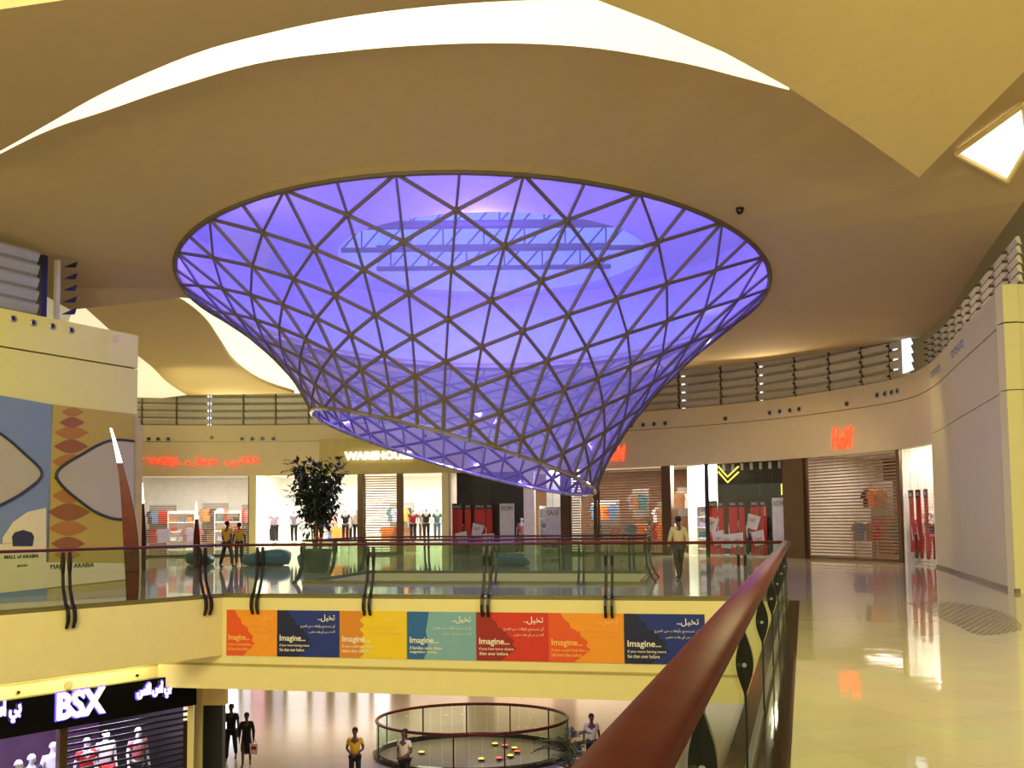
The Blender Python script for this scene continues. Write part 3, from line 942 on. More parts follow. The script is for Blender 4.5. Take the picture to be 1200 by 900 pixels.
for y in (-2.4, .3, 2.6):
    w_ = math.sqrt(max(0, R2 ** 2 - y * y)); k = 0
    x = -w_
    while x < w_ - .6:
        mb.tube([(sc.x + x, sc.y + y, 11.0), (sc.x + x + .7, sc.y + y, 11.8)], .035, 5)
        mb.tube([(sc.x + x + .7, sc.y + y, 11.8), (sc.x + x + .7, sc.y + y, 11.9 if k % 2 else 11.0)], .03, 5)
        x += .7; k += 1
mb.build('web_bar', M['strut'], rt)

# ------------------------------------------------------------------ railings
def blade(mb, base, along, outw, z_top=1.12):
    """twin leaf-shaped plates; profile in the plane (outw, z)"""
    prof = [(z_top, .012, .0), (z_top - .10, .038, .0), (z_top - .2, .052, .0), (z_top - .32, .038, .0), (z_top - .42, .014, .005), (.40, .016, .04), (.12, .022, .16), (.03, .03, .245), (-.10, .035, .275), (-.22, .032, .27), (-.36, .014, .21)]
    for s in (-1, 1):
        o = along * (.065 * s)
        L, Rr = [], []
        for z, hw, c in prof:
            p = base + o + outw * c
            L.append(Vector((p.x, p.y, z)) - Vector((outw.x, outw.y, 0)) * hw)
            Rr.append(Vector((p.x, p.y, z)) + Vector((outw.x, outw.y, 0)) * hw)
        t = Vector((along.x, along.y, 0)) * .028
        k = len(prof)
        vs = [v - t for v in L] + [v - t for v in Rr] + [v + t for v in L] + [v + t for v in Rr]
        fs = []
        for i in range(k - 1):
            fs += [(i, i + 1, k + i + 1, k + i), (2 * k + i, 3 * k + i, 3 * k + i + 1, 2 * k + i + 1), (i, 2 * k + i, 2 * k + i + 1, i + 1), (k + i, k + i + 1, 3 * k + i + 1, 3 * k + i)]
        fs += [(0, k, 3 * k, 2 * k), (k - 1, 3 * k - 1, 4 * k - 1, 2 * k - 1)]
        mb.add(vs, fs)
    return mb

def railing(pts, posts, label, hw=.07, hh=.032, z0=0.0, post=True, name='railing', height=1.2, simple=False, leaf=False):
    """pts: 2D glass line; posts: distances along; void on the left of travel"""
    base = pts[0]
    r = empty(name, (base.x, base.y, z0), label, 'railing')
    tot = 0; segs = []
    for i in range(len(pts) - 1):
        L = (pts[i + 1] - pts[i]).length
        segs.append((tot, tot + L, pts[i], pts[i + 1])); tot += L
    def at(s):
        for a, b, p, q in segs:
            if s <= b + 1e-6: return p.lerp(q, max(0, (s - a) / (b - a))), (q - p).normalized()
        return segs[-1][3], (segs[-1][3] - segs[-1][2]).normalized()
    mb = MB()
    if leaf:   # flat-topped oval section
        d_ = (pts[-1] - pts[0]).normalized(); n0_ = Vector((-d_.y, d_.x, 0)); sg = 20; vs_ = []
        for p in (pts[0], pts[-1] + d_ * .05):
            for k in range(sg):
                a = 2 * PI * k / sg; c_, s_ = math.cos(a), math.sin(a)
                vs_.append(Vector((p.x, p.y, z0 + height - hh)) + n0_ * (hw * math.copysign(abs(c_) ** .8, c_)) + Vector((0, 0, hh * math.copysign(abs(s_) ** .85, s_))))
        mb.add(vs_, [(k, (k + 1) % sg, (k + 1) % sg + sg, k + sg) for k in range(sg)] + [tuple(range(sg)), tuple(range(sg, 2 * sg))])
    else:
        mb.tube([Vector((p.x, p.y, z0 + height - hh)) for p in pts], hw, 14, ry=hh)
    mb.build('handrail', M['rail'], r, smooth=True)
    cuts = sorted(set([0] + [s for s in posts if .2 < s < tot - .2] + [a for a, b, p, q in segs] + [tot]))
    for a, b in zip(cuts, cuts[1:]):
        g = .012
        p, d = at(a + 1e-4); q, _ = at(b - 1e-4)
        if (q - p).length < .1: continue
        p = p + d * g; q = q - d * g
        MB().wallseg(p, q, z0 + .02, z0 + height - 2 * hh - .005, .014).build('glass_panel', M['glass'], r)
    mb = MB()
    for a, b, p, q in segs: mb.wallseg(p, q, z0, z0 + .08, .05)
    mb.build('base_channel', M['channel'], r)
    for s in posts:
        p, d = at(s)
        n_ = Vector((-d.y, d.x))
        if leaf:
            mbp = MB(); L_, R_ = [], []
            for k in range(13):
                t = k / 12; z = .62 + .38 * t; hw_ = .004 + .046 * math.sin(PI * t) ** 1.2
                L_.append(Vector((p.x - n_.x * hw_, p.y - n_.y * hw_, z))); R_.append(Vector((p.x + n_.x * hw_, p.y + n_.y * hw_, z)))
            dd_ = Vector((d.x, d.y, 0))
            mbp.prism([v - dd_ * .02 for v in L_ + R_[::-1]], dd_ * .04)
            mbp.box((p.x, p.y, 1.06), (.02, .02, .14)); mbp.box((p.x, p.y, .32), (.012, .012, .62))
        elif simple:
            mbp = MB().tube([(p.x, p.y, z0), (p.x, p.y, z0 + height - .05)], .025, 8)
        else:
            mbp = blade(MB(), p + n_ * .035, d, n_, height - .08)
            if z0:
                for i in range(len(mbp.v)): mbp.v[i] = mbp.v[i] + Vector((0, 0, z0))
        o_ = mbp.build('post', M['steel'] if simple else M['clip'], r)
        if not simple:
            q_ = Vector((p.x, p.y, z0 + (.8 if leaf else .06))) + Vector((n_.x, n_.y, 0)) * (0 if leaf else .2)
            MB().lathe([(.014, -.035), (.014, .035)], q_, 8, axis=Vector((d.x, d.y, 0))).build('bolt', M['chrome'], o_)
    return r
Ltot = (G1 - G0).length
def near_s(Y): return (near_line(Y) - G0).length
railing([G0, G1], [near_s(y) for y in (.9, 3.14, 5.3, 7.45, 9.6, 11.75, 13.9, 16.0)], 'glass railing with broad red-brown handrail, nearest the viewer, along the right side of the opening', height=1.2, hw=.092, hh=.042, leaf=True)
fl = (G2 - G1).length
def far_s(px):
    d = ray(px, hz(px)); r_ = geometry.intersect_line_line_2d(Vector((0, 0)), Vector((d.x, d.y)).normalized() * 60, G1, G2)
    return (r_ - G1).length
railing([G1, G2], [far_s(p) for p in (868, 713, 571, 435, 306)], 'glass railing across the far side of the opening above the coloured banners')
def left_s(px):
    d = ray(px, hz(px)); r_ = geometry.intersect_line_line_2d(Vector((0, 0)), Vector((d.x, d.y)).normalized() * 60, G2, G3)
    return (r_ - G2).length
railing([G2, G3], [left_s(237), left_s(78), left_s(-70), left_s(-200)], 'glass railing along the left side of the opening in front of the hoarding')
V2r = [V2[3] + Vector((-.15, -.1)), V2[0] + Vector((.15, -.15)), V2[1] + Vector((.15, .1)), V2[2] + Vector((-.1, .15)), V2[3] + Vector((-.15, -.1))]
V2r = list(reversed(V2r))
railing(V2r, [.05, 2.2, 4.6, 6.9, 9.0, 11.3, 13.5, 15.9, 18.0, 20.5, 22.8], 'rectangular glass railing standing behind the far one, round the second opening under the funnel', hw=.05, hh=.03)
# round railing on the lower floor
RCx, RCy, RR, RY = -1.4, 30.1, 3.15, .74
circ = [Vector((RCx + RR * math.cos(2 * PI * k / 48 - PI / 2), RCy + RY * RR * math.sin(2 * PI * k / 48 - PI / 2))) for k in range(49)]
per = sum((circ[i + 1] - circ[i]).length for i in range(48))
railing(list(reversed(circ)), [per * (k + .3) / 11 for k in range(11)], 'round glass railing with dark handrail on the lower floor', z0=-6.0, simple=True, hw=.055, hh=.05)
mb = MB()
for k in range(48):
    a_, b_ = 2 * PI * k / 48, 2 * PI * (k + 1) / 48
    e = lambda r_, t_, z_: (RCx + r_ * math.cos(t_), RCy + RY * r_ * math.sin(t_), z_)
    mb.hexa([e(RR - .06, a_, -6), e(RR + .12, a_, -6), e(RR + .12, b_, -6), e(RR - .06, b_, -6), e(RR - .06, a_, -5.84), e(RR + .12, a_, -5.86), e(RR + .12, b_, -5.86), e(RR - .06, b_, -5.84)])
tag(mb.build('kerb_ring', M['granite']), 'dark stone kerb ring under the round railing on the lower floor', 'kerb')
for k, (px, py, m_) in enumerate(((494, 883, 'amber'), (564, 891, 'amber'), (580, 873, 'amber'), (592, 875, 'redspot'), (603, 878, 'amber'), (598, 887, 'amber'), (585, 890, 'redspot'), (606, 882, 'redspot'))):  # coloured floor reflections built as small glowing discs
    p = atZ(px, py, -5.98)
    rx = empty('reflection_spot', p, ['amber', 'red'][m_ == 'redspot'] + ' glowing reflection spot ' + ['at the left of', 'nearest the front of', 'at the back of the cluster in', 'second from the back in', 'in the middle of', 'at the front right of', 'at the front left of the cluster in', 'rightmost of the cluster in'][k] + ' the round railing', 'lamp', 'small coloured reflections inside the round railing')
    MB().lathe([(.10, 0), (.12, .02), (.12, .04), (.1, .05)], p, 14).build('spot_base', M['steel'], rx)
    MB().blob(p + Vector((0, 0, .05)), (.10, .06, .035), 12, 6).build('lens', M[m_], rx, smooth=True)  # glowing cap carries the reflected colour

# ------------------------------------------------------------------ banners on the far fascia
def FP(u, z, off=0.0):  # u metres from G2-side corner towards the right along the fascia
    n_ = -perp_out(FA, FB)   # towards the viewer
    p = EDGE[2] + fd * u + n_ * off
    return Vector((p.x, p.y, z))
def fu(px):
    d = ray(px, 740); r_ = geometry.intersect_line_line_2d(Vector((0, 0)), Vector((d.x, d.y)).normalized() * 60, EDGE[1] + fd * 5, EDGE[2] - fd * 5)
    return (r_ - EDGE[2]).dot(fd)
M['b_orange'] = mat('banner_orange', C(240, 150, 30), .5, var=.03)
M['b_redor'] = mat('banner_red_orange', C(226, 84, 24), .5, var=.03)
M['b_navy'] = mat('banner_navy', C(22, 44, 128), .5, var=.03)
M['b_dnavy'] = mat('banner_dark_navy', C(18, 24, 66), .5, var=.03)
M['b_yellow'] = mat('banner_yellow', C(234, 196, 22), .5, var=.03)
M['b_ochre'] = mat('banner_ochre', C(214, 132, 30), .5, var=.03)
M['b_lblue'] = mat('banner_light_blue', C(120, 166, 180), .5, var=.03)
M['b_blue'] = mat('banner_blue', C(32, 96, 160), .5, var=.03)
M['b_red'] = mat('banner_red', C(206, 46, 24), .5, var=.03)
M['b_dred'] = mat('banner_dark_red', C(150, 26, 22), .5, var=.03)
M['ink_white'] = mat('ink_white', C(240, 232, 215), .5)
M['ink_pale'] = mat('ink_pale_orange', C(246, 190, 100), .5)
M['ink_paleb'] = mat('ink_pale_blue', C(190, 205, 205), .5)
M['ink_yel'] = mat('ink_pale_yellow', C(240, 214, 110), .5)
BT, BB = -.27, -1.28
fnv = Vector((-perp_out(FA, FB).x, -perp_out(FA, FB).y, 0)); fdv = Vector((fd.x, fd.y, 0))
L1 = ['if you could spend more', 'time together than ever']
bdefs = [(266, 325, 'b_orange', 'b_redor', 'ink_pale', 'ink_pale', 'orange banner at the left end of the row on the fascia', 'diag', ('if you could feel like a', 'kid more than before')),
         (325.5, 398, 'b_navy', 'b_dnavy', 'ink_white', 'ink_white', 'navy banner, second from the left end of the row', 'diag', ('if you were having more', 'fun than ever before')),
         (398.5, 477, 'b_yellow', 'b_ochre', 'ink_white', 'ink_yel', 'yellow banner with ochre zigzag edge', 'zig', ('if you could take home', 'more than before')),
         (477.5, 558, 'b_lblue', 'b_blue', 'ink_white', 'ink_white', 'light blue banner with a darker blue leaf', 'leaf', ('if families came closer', 'together today')),
         (558.5, 643, 'b_red', 'b_dred', 'ink_white', 'ink_white', 'red banner with dark red leaf shadow', 'diag', ('if you had more choice', 'than ever before')),
         (643, 731, 'b_orange', 'b_redor', 'ink_pale', 'ink_pale', 'orange banner between the red one and the right-hand navy one', 'diag', ('if you could feel like a', 'kid more than before')),
         (731.5, 826, 'b_navy', 'b_dnavy', 'ink_white', 'ink_white', 'navy banner at the right end, partly behind the near handrail', 'diag', ('if you were having more', 'fun than ever before'))]
for a, b, m1, m2, i1, i2, lab, kind, lines in bdefs:
    u0, u1 = fu(a), fu(b); wd_ = u1 - u0; H = BT - BB
    r = empty('banner', FP((u0 + u1) / 2, BB, .01), lab, 'banner', 'coloured banners on the fascia')
    sht = MB().prism([FP(u0, BB, .005), FP(u1, BB, .005), FP(u1, BT, .005), FP(u0, BT, .005)], fnv * .012).build('sheet', M[m1], r)
    sh = []
    if kind == 'diag': sh = [(0, 1), (.16, 1), (.22, .86), (.28, .8), (.30, .7), (.42, .62), (.43, .54), (.53, .42), (.50, .34), (.56, .26), (.44, .12), (.38, .06), (.34, 0), (0, 0)]
    if kind == 'zig':
        sh = [(0, 1)] + [(.30 + (.07 if k % 2 else 0), 1 - k / 10) for k in range(11)] + [(0, 0)]
    if kind == 'leaf': sh = [(0, 1), (.32, 1), (.30, .8), (.27, .6), (.30, .4), (.30, .2), (.24, 0), (0, 0)]
    MB().prism([FP(u0 + x * wd_, BB + y * H, .018) for x, y in sh], fnv * .004).build('printed_shape', M[m2], sht)
    mb = MB()
    put_text(mb, 'Imagine...', FP(u0 + .04 * wd_, BB + .30 * H, .023), fdv, fnv, height=.17 * H, width=.42 * wd_, depth=.006, bold=.015)
    put_text(mb, lines[0], FP(u0 + .04 * wd_, BB + .205 * H, .023), fdv, fnv, width=.48 * wd_, height=.07 * H, depth=.006, bold=.008)
    put_text(mb, lines[1], FP(u0 + .04 * wd_, BB + .115 * H, .023), fdv, fnv, width=.40 * wd_, height=.07 * H, depth=.006, bold=.008)
    o = mb.build('english_text', M[i1], sht)
    mb = MB()
    put_text(mb, '..' + arabic('تخيل'), FP(u0 + .66 * wd_, BB + .76 * H, .023), fdv, fnv, width=.27 * wd_, height=.16 * H, depth=.006, bold=.01)
    put_text(mb, arabic('أن تستمتع بأوقات من المرح'), FP(u0 + .38 * wd_, BB + .62 * H, .023), fdv, fnv, width=.55 * wd_, height=.085 * H, depth=.006)
    put_text(mb, arabic('أكثر من أي وقت مضى'), FP(u0 + .52 * wd_, BB + .50 * H, .023), fdv, fnv, width=.41 * wd_, height=.085 * H, depth=.006)
    mb.build('arabic_text', M[i2], sht)

# ------------------------------------------------------------------ shop signs on the curved wall
def sign_on_wall(px0, px1, y0, y1, body, m, name, label, bold=.02, shear=0, halo=None, depth=.08, off=.03):
    """y0 = bottom pixel row, y1 = top row at the left end"""
    p, i = hit_poly(px0, WALL); q, _ = hit_poly(px1, WALL)
    d = (q - p).normalized(); n_ = Vector((d.y, -d.x))
    pz = atY(px0, y0, p.y).z; tz = atY(px0, y1, p.y).z
    P = Vector((p.x, p.y, pz)) + Vector((n_.x, n_.y, 0)) * off
    r = empty('shop_sign', P, label, 'sign')
    mb = MB()
    put_text(mb, body, P, Vector((d.x, d.y, 0)), Vector((n_.x, n_.y, 0)), width=(q - p).length, height=tz - pz, depth=depth, bold=bold, shear=shear)
    mb.build('lettering', m, r)
    return r
r = sign_on_wall(122, 212, 546.5, 536, 'TALLY WEiJL', M['red_sign'], '', 'red lit shop lettering in Latin and Arabic above the pale grille at the far left', .02)
p, _ = hit_poly(217, WALL); q, _ = hit_poly(303, WALL); d = (q - p).normalized(); n_ = Vector((d.y, -d.x))
mb = MB(); zb = atY(217, 547, p.y).z
put_text(mb, arabic('تالي ويل'), Vector((p.x, p.y, zb)) + Vector((n_.x, n_.y, 0)) * .03, Vector((d.x, d.y, 0)), Vector((n_.x, n_.y, 0)), width=(q - p).length, height=.5, depth=.08, bold=.03)
mb.build('arabic_lettering', M['red_sign'], r)
# warehouse panel and sign
p, q = W(375), W(566); d, n_ = nrm(470)
z0, z1 = 4.14, atY(375, 515, W(375).y).z
mb = MB()
s = wseg(375, 566, 8)
for i in range(8): mb.wallseg(s[i] - n_ * .12, s[i + 1] - n_ * .12, z0, z1, .12, n_)
tag(mb.build('sign_panel', M['olive']), 'olive fascia panel behind the white WAREHOUSE lettering', 'panel')
sign_on_wall(405, 485, 539.5, 530, 'WAREHOUSE', M['white_sign'], '', 'white glowing WAREHOUSE lettering on the olive panel', .035, off=.15)
def hm_sign(px0, px1, y0, y1, label):
    p, i = hit_poly(px0, WALL); q, _ = hit_poly(px1, WALL)
    d = (q - p).normalized(); n_ = Vector((d.y, -d.x))
    P3 = Vector((p.x, p.y, atY(px0, y0, p.y).z)) + Vector((n_.x, n_.y, 0)) * .04
    H = atY(px0, y1, p.y).z - P3.z; wdt = (q - p).length
    r = empty('shop_sign', P3, label, 'sign', 'orange-red signs on the curved wall')
    R3, N3 = Vector((d.x, d.y, 0)), Vector((n_.x, n_.y, 0))
    for body, u, ww, hh, zo in (('H', 0, .37, 1.0, 0), ('&', .36, .24, .55, .04), ('M', .59, .41, 1.0, 0)):
        mb = MB(); put_text(mb, body, P3 + R3 * (u * wdt) + Vector((0, 0, zo * H)), R3, N3, width=ww * wdt, height=hh * H, depth=.05, bold=.012, shear=.25)
        mb.build('letter', M['hm_sign'], r)
hm_sign(708, 735, 541, 523, 'orange-red slanted H&M letters beside the funnel tip, above the wide shutter')
hm_sign(979, 1003, 527, 502, 'orange-red slanted H&M letters near the right wall, above the tall shutter')

# ------------------------------------------------------------------ louvres and air nozzles
OLV = offset_wall(.45)
def plan_on(px, poly):
    return hit_poly(px, poly)[0]
cuts = [100, 165, 206, 245, 285, 323, 362, 400, 445, 500, 560, 620, 680, 740, 800, 850, 893, 938, 979, 1018, 1052, 1077]
def louver_bay(a, b, za, zb, m, label, group, nb=5, lean=.16):
    d = (b - a).normalized(); n_ = Vector((d.y, -d.x))
    r = empty('louver_bay', (a.x, a.y, ZT), label, 'louvre', group)
    z0 = ZT + .02
    for k in range(nb):
        zlo = z0 + (za - z0) * k / nb; h = (za - z0) / nb
        mb = MB()
        a_, b_ = a + d * .05, b - d * .05
        A = Vector((a_.x, a_.y, zlo)); B = Vector((b_.x, b_.y, zlo)); o = Vector((n_.x, n_.y, 0))
        prof = [(.0, 0.0), (.10, h * .25), (.10 + lean * .3, h * .8), (lean * .5, h * .98), (.05, h * .8), (.03, h * .2)]
        m_ = len(prof)
        vs = [A + o * u + Vector((0, 0, v)) for u, v in prof] + [B + o * u + Vector((0, 0, v)) for u, v in prof]
        fs = [(i, (i + 1) % m_, (i + 1) % m_ + m_, i + m_) for i in range(m_)] + [tuple(range(m_)), tuple(range(m_, 2 * m_))]
        mb.add(vs, fs); mb.build('louver_blade', M[m], r)
    mb = MB()
    mb.box((a.x, a.y, (ZT + za) / 2), (.06, .2, za - ZT), math.atan2(d.y, d.x))
    for k in range(nb): mb.box((a.x + n_.x * .15, a.y + n_.y * .15, z0 + (za - z0) * (k + .5) / nb), (.05, .16, .06), math.atan2(d.y, d.x))
    mb.build('bracket', M['bronze'], r)
    return r
for i, (c0, c1) in enumerate(zip(cuts, cuts[1:])):
    a, b = plan_on(c0, OLV), plan_on(c1, OLV)
    louver_bay(a, b, 8.62, 8.62, 'louver', 'grey louvre bay above the curved shop wall, %s from its left end' % ORD[i], 'louvre bays along the top of the curved wall')
ii = min(range(len(OLV)), key=lambda i: (OLV[i] - plan_on(1100, OLV)).length)
for i in range(ii, len(OLV) - 1, 2):
    a, b = OLV[i], OLV[min(i + 2, len(OLV) - 1)]
    louver_bay(a, b, 7.8, 7.8, 'louver', 'grey louvre bay above the plain right-hand wall, %s from the far end' % ORD[(i - ii) // 2], 'louvre bays above the right wall')
# daylight gaps between the louvres
for px, w_, lab in ((242, 5, 'left of the funnel'), (803, 4, 'just right of the funnel'), (896, 3, 'midway along the right part of the curve'), (1056, 5, 'beside the large daylight gap')):
    p = plan_on(px, OLV); d, n_ = nrm(px)
    q = plan_on(px + w_, OLV)
    mb = MB().wallseg(p - n_ * .08, q - n_ * .08, ZT + .05, 8.4, .03, n_)
    tag(mb.build('daylight_strip', M['led']), 'narrow blue-white daylight gap in the louvres ' + lab, 'window')
p, q = plan_on(1071, OLV), plan_on(1084, OLV); d, n_ = nrm(1077)
mb = MB()
nb = 4; zA, zB = 6.9, 8.15
pts = [Vector((p.x, p.y, zA)), Vector((p.x, p.y, zB)), ]
for k in range(nb):
    z1_ = zB - (zB - zA) * k / nb; z0_ = zB - (zB - zA) * (k + 1) / nb
    qq = q.lerp(p, .25)
    pts += [Vector((qq.x, qq.y, z1_)), Vector((q.x, q.y, z0_ + .02))]
mb.prism([v - Vector((n_.x, n_.y, 0)) * .2 for v in pts], Vector((n_.x, n_.y, 0)) * .03)
tag(mb.build('daylight_window', M['led']), 'large blue-white daylight gap with a sawtooth edge near the right end of the louvres', 'window')
# left wall louvres
q0 = LW[1] - ldir * 3.0; off = -lnrm * .35
louver_bay(q0 + off, LW[1] + ldir * .95 + off, 8.35, 8.35, 'louver_l', 'steel-grey louvre bay on top of the left wall', None, 5, .3)
pe = LW[1] + ldir * 1.05 + off
r = empty('louver_post', (pe.x, pe.y, ZT), 'dark bracketed post at the end of the louvres on the left wall', 'post')
MB().box((pe.x, pe.y, 7.5), (.14, .3, 1.6), math.atan2(ldir.y, ldir.x)).build('mast', M['dark'], r)
pe2 = pe + ldir * .42
MB().box((pe2.x, pe2.y, 7.5), (.10, .12, 1.6), math.atan2(ldir.y, ldir.x)).build('side_post', M['louver'], r)
for k in range(5):
    z = 6.95 + k * .3; p = pe2 + ldir * .12
    MB().prism([(p.x, p.y, z), (p.x + ldir.x * .35, p.y + ldir.y * .35, z + .22), (p.x + ldir.x * .3, p.y + ldir.y * .3, z + .05)], (lnrm.x * .12, lnrm.y * .12, 0)).build('bracket', M['dark'], r)

def nozzle(p3, n3, label, group, rad=.11):
    r = empty('air_nozzle', p3, label, 'nozzle', group)
    MB().lathe([(rad, 0), (rad, .03), (rad * .75, .05), (rad * .7, .012)], p3, 16, axis=n3).build('ring', M['louver_l'], r)
    MB().lathe([(rad * .72, 0), (rad * .6, .022)], p3, 16, axis=n3).build('throat', M['dark'], r)
ngroups = [((162, 173, 184, 196), 6.02, 'far left group'), ((283, 295, 307, 320), 6.02, 'group left of the funnel'), ((462, 474, 487, 499), 6.02, 'group seen through the funnel glass'),
           ((742, 756, 769, 782), 6.1, 'group just right of the funnel'), ((906, 918, 930, 941), 6.16, 'group left of the second orange-red sign'), ((1034, 1043, 1051, 1058), 6.24, 'group above the second orange-red sign'),
           ((1099, 1102, 1105, 1108), 6.3, 'group on the bend of the wall'), ((1125, 1129, 1133, 1137), 6.3, 'group on the right wall')]
ordn = ('first', 'second', 'third', 'last')
for pxs, z, lab in ngroups:
    for k, px in enumerate(pxs):
        p = W(px); d, n_ = nrm(px)
        nozzle(Vector((p.x, p.y, z)) - Vector((n_.x, n_.y, 0)) * .0, -Vector((n_.x, n_.y, 0)), '%s round air nozzle from the left in the %s' % (ordn[k], lab), 'air nozzles along the parapet', .12)
for k, px in enumerate((15, 38.5, 61, 83)):
    p = hpx(px, 380, -.04); n3 = Vector((lnrm.x, lnrm.y, 0))
    y = (373.5, 378.5, 382.5, 387)[k]
    d_ = ray(px, y); p0 = Vector((LW[1].x, LW[1].y, 0)); t = (p0 - EYE).dot(n3) / d_.dot(n3)
    nozzle(EYE + d_ * t, n3, '%s round air nozzle from the left on the near left wall' % ordn[k], 'air nozzles on the left wall', .085)
for px, y in ((135, 397), ):
    n3 = Vector((lnrm.x, lnrm.y, 0)); d_ = ray(px, y); t = (Vector((LW[1].x, LW[1].y, 0)) - EYE).dot(n3) / d_.dot(n3); p = EYE + d_ * t
    tag(MB().lathe([(.09, 0), (.085, .03)], p, 20, axis=n3).build('wall_speaker', M['wall_grey']), 'pale round speaker plate at the end of the left parapet', 'speaker')
for px in (247, 853, 997):
    p = W(px); d, n_ = nrm(px)
    tag(MB().lathe([(.1, 0), (.09, .03)], Vector((p.x, p.y, 6.1)), 16, axis=-Vector((n_.x, n_.y, 0))).build('wall_speaker', M['bronze']),
        'small round speaker plate on the parapet ' + {247: 'left of the funnel', 853: 'midway between the orange-red signs', 997: 'above the second orange-red sign'}[px], 'speaker')

# ------------------------------------------------------------------ blade lamps
def blade_lamp(p, H, w0, lean, label, tipf=.2):
    r = empty('blade_lamp', (p.x, p.y, 0), label, 'lamp', None)
    # curved tapering mast
    n_ = 16
    def cx(t): return -lean * (t ** 2.2)
    def wd2(t): return w0 * (.75 + .35 * math.sin(PI * min(t * 1.3, 1))) * (1 - .86 * max(0, (t - .35) / .65) ** 1.3)
    def part(t0, t1, name, m):
        ts = [t0 + (t1 - t0) * k / n_ for k in range(n_ + 1)]
        mb = MB(); vs = []
        for t in ts:
            c, h = cx(t), wd2(t) / 2; th = .09 * (1 - .6 * t)
            vs += [Vector((p.x + c - h, p.y - th, H * t)), Vector((p.x + c + h, p.y - th * .4, H * t)), Vector((p.x + c + h, p.y + th * .4, H * t)), Vector((p.x + c - h, p.y + th, H * t))]
        fs = []
        for i in range(n_):
            for k in range(4): fs.append((i * 4 + k, i * 4 + (k + 1) % 4, (i + 1) * 4 + (k + 1) % 4, (i + 1) * 4 + k))
        fs += [(0, 1, 2, 3), (n_ * 4, n_ * 4 + 1, n_ * 4 + 2, n_ * 4 + 3)]
        mb.add(vs, fs); mb.build(name, m, r)
    part(0, 1 - tipf, 'mast', M['rail']); part(1 - tipf, 1, 'lit_tip', M['tip'])
    MB().lathe([(w0 * .45, 0), (w0 * .45, .04)], (p.x, p.y, .0), 16).build('base_plate', M['steel'], r)
bl = hit_poly(160, [G2, G3])[0]
q = bl + Vector((-.12, .16))
blade_lamp(q, 3.72, .26, .52, 'tall curved red-brown blade lamp with a glowing white tip behind the left railing', .2)
p = atY(169, 640, 33.0); blade_lamp(Vector((p.x, p.y)), 3.2, .14, .1, 'distant slim blade lamp just right of the tall one, in front of the pale grille', .24)
p = atY(231, 640, 34.0); blade_lamp(Vector((p.x, p.y)), 2.5, .22, .05, 'short broad blade lamp standing by the teal bench, tip lit white', .26)

# ------------------------------------------------------------------ benches, tree, plant
def bench(px, Y, Lx, Wy, H, label, flip=1):
    p = atY(px, 640, Y)
    r = empty('bench', (p.x, p.y, 0), label, 'bench', 'teal benches between the railing and the shops')
    secs = 14; ring = 14; mb = MB(); vs = []
    for i in range(secs + 1):
        t = i / secs; x = (t - .5) * Lx
        e = math.sqrt(max(0, 1 - (2 * t - 1) ** 4)) * .98 + .02
        top = H * (.75 + .25 * math.cos((t - .5 + .25 * flip) * 3.2)) * (.35 + .65 * e)
        for k in range(ring):
            a = 2 * PI * k / ring
            y = Wy / 2 * e * math.copysign(abs(math.cos(a)) ** .5, math.cos(a))
            z = top * (.5 + .5 * math.copysign(abs(math.sin(a)) ** .5, math.sin(a)))
            taper = .78 + .22 * z / H
            vs.append(Vector((p.x + x * taper, p.y + y * taper, .03 + z)))
    fs = [(i * ring + k, i * ring + (k + 1) % ring, (i + 1) * ring + (k + 1) % ring, (i + 1) * ring + k) for i in range(secs) for k in range(ring)]
    fs += [tuple(range(ring)), tuple(range(secs * ring, (secs + 1) * ring))]
    mb.add(vs, fs); mb.build('seat_body', M['teal'], r, smooth=True)
    MB().lathe([(Lx * .3, 0), (Lx * .3, .04)], (p.x, p.y, 0), 20).build('plinth', M['dark'], r)
    return r
bench(235, 37, 1.35, 1.1, .5, 'smallest teal rounded bench, beside the short blade lamp')
bench(312, 35.5, 2.3, 1.2, .62, 'long teal rounded bench right of the people in yellow shirts', -1)
bench(365, 34, 1.2, 1.0, .5, 'teal rounded bench next to the potted tree')
bench(600, 33, 1.6, 1.0, .45, 'low teal bench behind the second opening')

def leaf_quad(mb, p, d, up, L, wdt):
    d = d.normalized(); s = d.cross(up)
    if s.length < .01: s = d.cross(Vector((1, 0, .2)))
    s.normalize(); n_ = s.cross(d)
    mb.add([p, p + d * L * .45 + s * wdt / 2 + n_ * .01, p + d * L - n_ * L * .15, p + d * L * .45 - s * wdt / 2 + n_ * .01, p + d * L * .5 - n_ * L * .06], [(0, 1, 4), (1, 2, 4), (2, 3, 4), (3, 0, 4)])
def rv(): return Vector((random.gauss(0, 1), random.gauss(0, 1), random.gauss(0, 1)))
p = atY(371, 660, 29.6)
r = empty('potted_tree', (p.x, p.y, 0), 'bushy multi-stemmed indoor tree in a planter in front of the bright shop windows', 'tree')
MB().lathe([(.36, 0), (.42, .25), (.5, .72), (.53, .78), (.48, .8), (.45, .7), (.4, .7)], (p.x, p.y, 0), 24).build('planter', M['pot'], r, smooth=True)
mb = MB(); tips = []
for k in range(9):
    a = 2 * PI * k / 9 + random.random(); rr = .05 + .12 * random.random()
    b = Vector((p.x + rr * math.cos(a), p.y + rr * math.sin(a), .68))
    t1 = b + Vector((math.cos(a) * .12, math.sin(a) * .12, 1.1)); t2 = b + Vector((math.cos(a) * .5, math.sin(a) * .5, 1.9 + .7 * random.random()))
    mb.tube([b, t1, t2], [.028, .022, .01], 6); tips += [t1.lerp(t2, .2), t1.lerp(t2, .6), t2]
    for j in range(3):
        s0 = t1.lerp(t2, .2 + .3 * j); s1 = s0 + Vector((random.uniform(-.5, .5), random.uniform(-.5, .5), random.uniform(.1, .5)))
        mb.tube([s0, s1], [.01, .004], 5); tips.append(s1)
